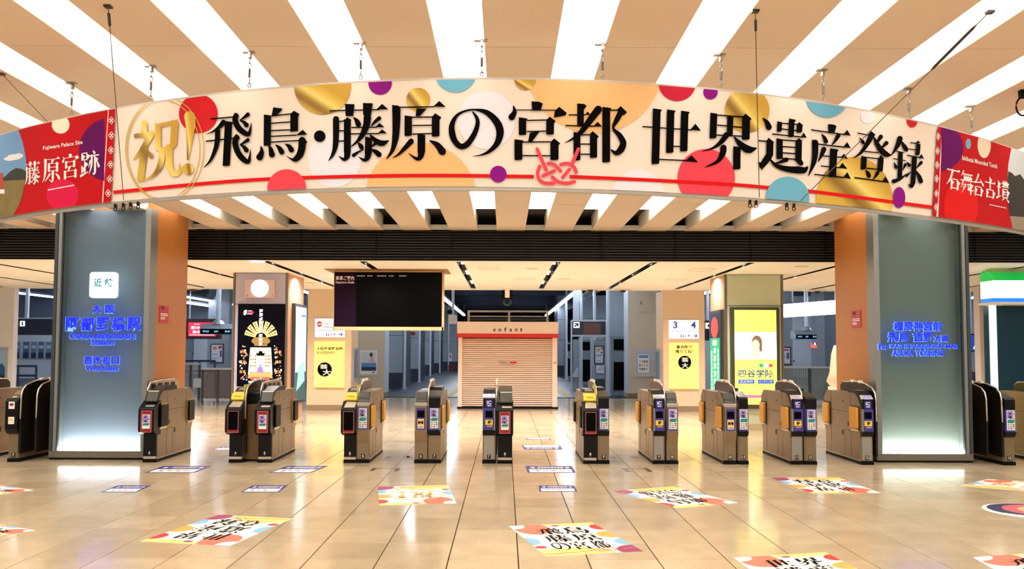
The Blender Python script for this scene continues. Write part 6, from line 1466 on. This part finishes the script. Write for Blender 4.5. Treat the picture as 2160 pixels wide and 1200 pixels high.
for xx in (4.0, 4.5): MB().box(xx, xx+.03, 28, 60, 4.35, 4.43).build('rail', M_POST, t)
for i in range(40): MB().box(4.0, 4.5, 28.2+i*.8, 28.26+i*.8, 4.36, 4.39).build('rung', M_POST, t)
for i in range(5): MB().box(4.24, 4.27, 29+i*6, 29.03+i*6, 4.39, 4.9).build('hanger', M_POST, t)
# hanging white box and speaker near the kiosk
P = pbox(946, 664, 963, 683, 24, .25); t = thing('hanging_box', 'white box hanging on a pole left of the kiosk roof', 'box', (P[0], 24, P[4])); MB().cbox(*P, .02).build('body', M_BRICK, t); q = F(955, 660, 24); MB().tube([(q.x, 24.1, P[5]), (q.x, 24.1, 4.9)], .035, 8).build('pole', M_POST, t); MB().lathe([(.02, 0), (.09, .04), (.09, .1), (.02, .14)], (q.x-.1, 24.1, P[5]+.02), 12).build('camera', M_BLACK, t)
q = G(1070, 612, ZL); t = thing('dome_camera', 'pale bracket with ring under the middle of the cream ceiling', 'camera', (q.x, 22.0, ZL-.35)); MB().box(q.x-.06, q.x+.06, 21.95, 22.08, ZL-.2, ZL).build('bracket', M_CREAM, t); MB().tube([(q.x+.09*math.cos(i*math.pi/8), 22.05, ZL-.3+.09*math.sin(i*math.pi/8)) for i in range(17)], .025, 8, False).build('ring', M_BEAM, t); MB().box(q.x-.14, q.x+.14, 22.02, 22.1, ZL-.24, ZL).build('plate', M_BLACK, t)
for i, (px, py, lb) in enumerate(((1245, 611, 'small dome camera at the ceiling edge above the steel passage'), (1314, 612, 'small dome camera at the ceiling edge above the right wall pillar'), (1724, 614, 'small dome camera at the ceiling edge right of the yellow pillar'), (407, 610, 'small dome camera at the ceiling edge left of the clock pillar'))):
    p = G(px, py-1.5, ZL); t = thing('dome_camera', lb, 'camera', (p.x, p.y, ZL-.08)); MB().lathe([(.22, -.02), (.22, 0)], (p.x, p.y, ZL), 20).build('base', M_RIM, t); MB().lathe([(.01, -.085), (.05, -.075), (.075, -.04), (.075, -.015)], (p.x, p.y, ZL), 16).build('dome', M_GDARK2, t, True)
# platform 4 number tile in the gap left of the yellow advertisement pillar
P = pbox(1483, 676, 1510, 718, 33, .2); t = thing('platform_board', 'dark hanging board with a small 4 beside the yellow advertisement pillar', 'sign', (P[0], 33, P[4])); MB().box(*P).build('housing', mat('dark_blue_board', (26, 30, 48), .3), t); mp = pm_(pbox(1488, 681, 1500, 693, 33, .1)); lay('number_tile', polys(rect(0, 0, 1, 1)), mp, .004, M_ADWHT, t); lay('number', text('4', .25, .15, .75, .85, .02), mp, .008, M_INK, t); q = F(1494, 640, 33); MB().box(q.x-.05, q.x+.05, 33.05, 33.15, P[5], 4.9).build('hanger', M_POST, t)
P = pbox(1484, 719, 1508, 780, 34, .1); t = tag(MB().box(P[0], P[1], 34, 34.1, 0, P[5]).build('glass_screen', M_BRICK), 'pale screen under the platform 4 board', 'screen')
# right gap: pier, signs, fence, covered object
pp = struct(MB().box(F(1722, 735, 36).x, F(1740, 735, 36).x, 36, 36.6, 0, 4.9).build('wall_pier_right', M_PW)); pp['label'] = 'grey pier right of the yellow advertisement pillar'
MB().box(F(1738, 735, 37).x, F(1790, 735, 37).x, 37, 37.2, 0, 4.9).build('wall_platform_right_near', mat('slate_wall', (110, 120, 134), .6)); struct(bpy.data.objects['wall_platform_right_near'])
q = struct(MB().box(F(1644, 735, 36).x, F(1672, 735, 36).x, 36, 36.5, 0, 4.9).build('wall_pier_advert', M_PW)); q['label'] = 'grey pier with framed poster right of the yellow advertisement pillar'
framed('framed_poster', 'white framed poster with red heading right of the yellow advertisement pillar', (1646, 731, 1669, 770), 36, M_FRAMED, M_PAPER, [('heading', polys(rect(.1, .82, .9, .92)), .008, mat('sign_pink', (226, 60, 100), .5)), ('figure', polys(rect(.6, .3, .9, .7)), .008, mat('poster_violet', (110, 80, 140), .5)), ('lettering', scrib(.1, .4, .5, .5, 4), .008, M_SBLUE)], .06)
P = pbox(1672, 755, 1677, 780, 49.8, .1); t = thing('wall_phone', 'small white wall box with red marks on the right platform wall', 'box', (P[0], P[2], P[4])); MB().box(*P).build('body', M_BRICK, t); MB().box(P[0]+.03, P[1]-.03, P[2]-.02, P[2], P[5]-.25, P[5]-.1).build('mark', mat('sign_pink', (226, 60, 100), .5), t)
P = pbox(1714, 723, 1723, 734, 35.8, .2); t = thing('small_lit_sign', 'small red and blue lit sign on the grey pier', 'sign', (P[0], P[2], P[4])); MB().box(*P).build('light_box', mat('orange_red_lit', (230, 90, 60), .5, emit=1), t); MB().box(P[0], P[1], P[2]-.02, P[2], P[5]-.08, P[5]).build('top_band', mat('violet_lit', (70, 50, 170), .5, emit=.5), t); MB().box(P[0]+.06, P[1]-.06, P[2]-.025, P[2], P[4]+.12, P[4]+.22).build('white_band', M_ADWHT, t)
fence('pale glass and slat fence right of the yellow advertisement pillar', 1640, 1770, 24.6, 1.12, 34, mat('grey_teal_slat', (120, 136, 142), .45))
for zz in (.55, .75): pass
t = thing('covered_pole', 'cream covered parasol shape standing beside the right column', 'covered object', (F(1752, 800, 19).x, 19, 0))
xc = F(1763, 800, 19).x
MB().lathe([(.13, 0), (.13, .6), (.16, .62), (.17, .78), (.12, .8), (.2, .9), (.13, 1.1), (.09, 1.5), (.03, 1.7)], (xc, 19, 0), 16).build('cover', mat('cream_cloth', (222, 204, 172), .7), t, True)
# items beyond the right column: pillar with notices, screen, shop sign
wallpillar('wall_pillar_right', 'pale wall pillar with a glass notice case at the right', 2068, 2118, 20.5, 0.25, ZL, mat('warm_white_panel', (222, 206, 190), .55), (835, 741, 682))
framed('notice_case', 'glass notice case with coloured leaflets on the pale pillar at the right', (2078, 738, 2109, 812), 20.5, M_FR, mat('grey_board', (170, 178, 190), .5), [('leaflet', polys(rect(.5, .55, .85, .85)), .008, mat('leaf_dark', (50, 44, 56), .5)), ('leaflet', polys(rect(.15, .36, .48, .62)), .008, mat('leaf_slate', (70, 76, 92), .5)), ('leaflet', polys(rect(.12, .12, .48, .3)), .008, mat('leaf_pink', (224, 150, 160), .5)), ('leaflet', polys(rect(.52, .12, .9, .34)), .008, mat('leaf_red', (170, 60, 70), .5)), ('leaflet', polys(rect(.52, .36, .9, .5)), .008, mat('leaf_lilac', (190, 180, 200), .5)), ('leaflet', polys(rect(.14, .68, .46, .84)), .008, mat('leaf_grey', (140, 150, 160), .5))], .04)
P = pbox(2044, 704, 2070, 742, 30, .15); t = thing('wall_screen', 'blue lit picture screen between the right column and the pale pillar', 'display', (P[0], 30, P[4])); MB().box(*P).build('housing', M_BLACK, t); mp = pm_(P); lay('picture', polys(rect(.04, .06, .96, .94)), mp, .006, mat('navy_lit', (30, 60, 140), .5, emit=.8), t); lay('glow', polys([(.3, .15), (.95, .2), (.9, .75), (.7, .5), (.6, .8), (.45, .4)]), mp, .01, mat('cyan_lit', (170, 226, 250), .5, emit=1.2), t)
for xx in (P[0]+.1, P[1]-.1): MB().box(xx, xx+.05, 30.05, 30.1, P[5], 4.9).build('hanger', M_POST, t)
fence('dark slatted fence right of the right column', 2040, 2070, 26, 1.0, 9, M_RAILD)
# shop front at the right edge
YQ = 15.6
P = pbox(2101, 571, 2260, 636, YQ, .6)
t = thing('shop_sign', 'curved glowing shop sign in green, white and blue bands', 'sign', (P[0], YQ, P[4]))
zc, hh = (P[4]+P[5])/2, (P[5]-P[4])/2
def band(a0, a1, nm, mm):
    prof = []
    for i in range(9):
        a = a0+(a1-a0)*i/8; prof.append((YQ+.3-.3*math.cos(a), zc+hh*math.sin(a)))
    prof += [(YQ+.5, prof[-1][1]), (YQ+.5, prof[0][1])]
    MB().ext_x(prof, P[0], P[1]).build(nm, mm, t)
band(math.radians(22), math.radians(88), 'green_band', mat('shop_green', (20, 170, 70), .5, emit=.7)); band(math.radians(-48), math.radians(22), 'white_band', mat('shop_white', (246, 252, 255), .5, emit=1.6)); band(math.radians(-88), math.radians(-48), 'blue_band', mat('shop_blue', (40, 120, 220), .5, emit=1.0))
MB().box(P[0]+.1, P[1], YQ+.2, YQ+.5, P[5]-.02, ZL).build('hanger', M_RIM, t)
sf = struct(MB().box(F(2128, 735, YQ).x, F(2300, 735, YQ).x, YQ+.6, YQ+.8, 0, ZL).build('wall_shop', mat('shop_dark_glass', (30, 66, 78), .1))); sf['label'] = 'dark teal glass shop front at the right edge'
MB().box(F(2128, 735, YQ).x, F(2137, 735, YQ).x, YQ+.5, YQ+.62, 0, F(2130, 636, YQ).z).build('shop_jamb', mat('shop_jamb_lit', (236, 244, 240), .5, emit=.8), sf)
MB().box(F(2105, 735, YQ).x, F(2300, 735, YQ).x, YQ+.1, YQ+.6, F(2130, 641, YQ).z, F(2130, 636, YQ).z).build('shop_soffit', M_CREAM, sf)
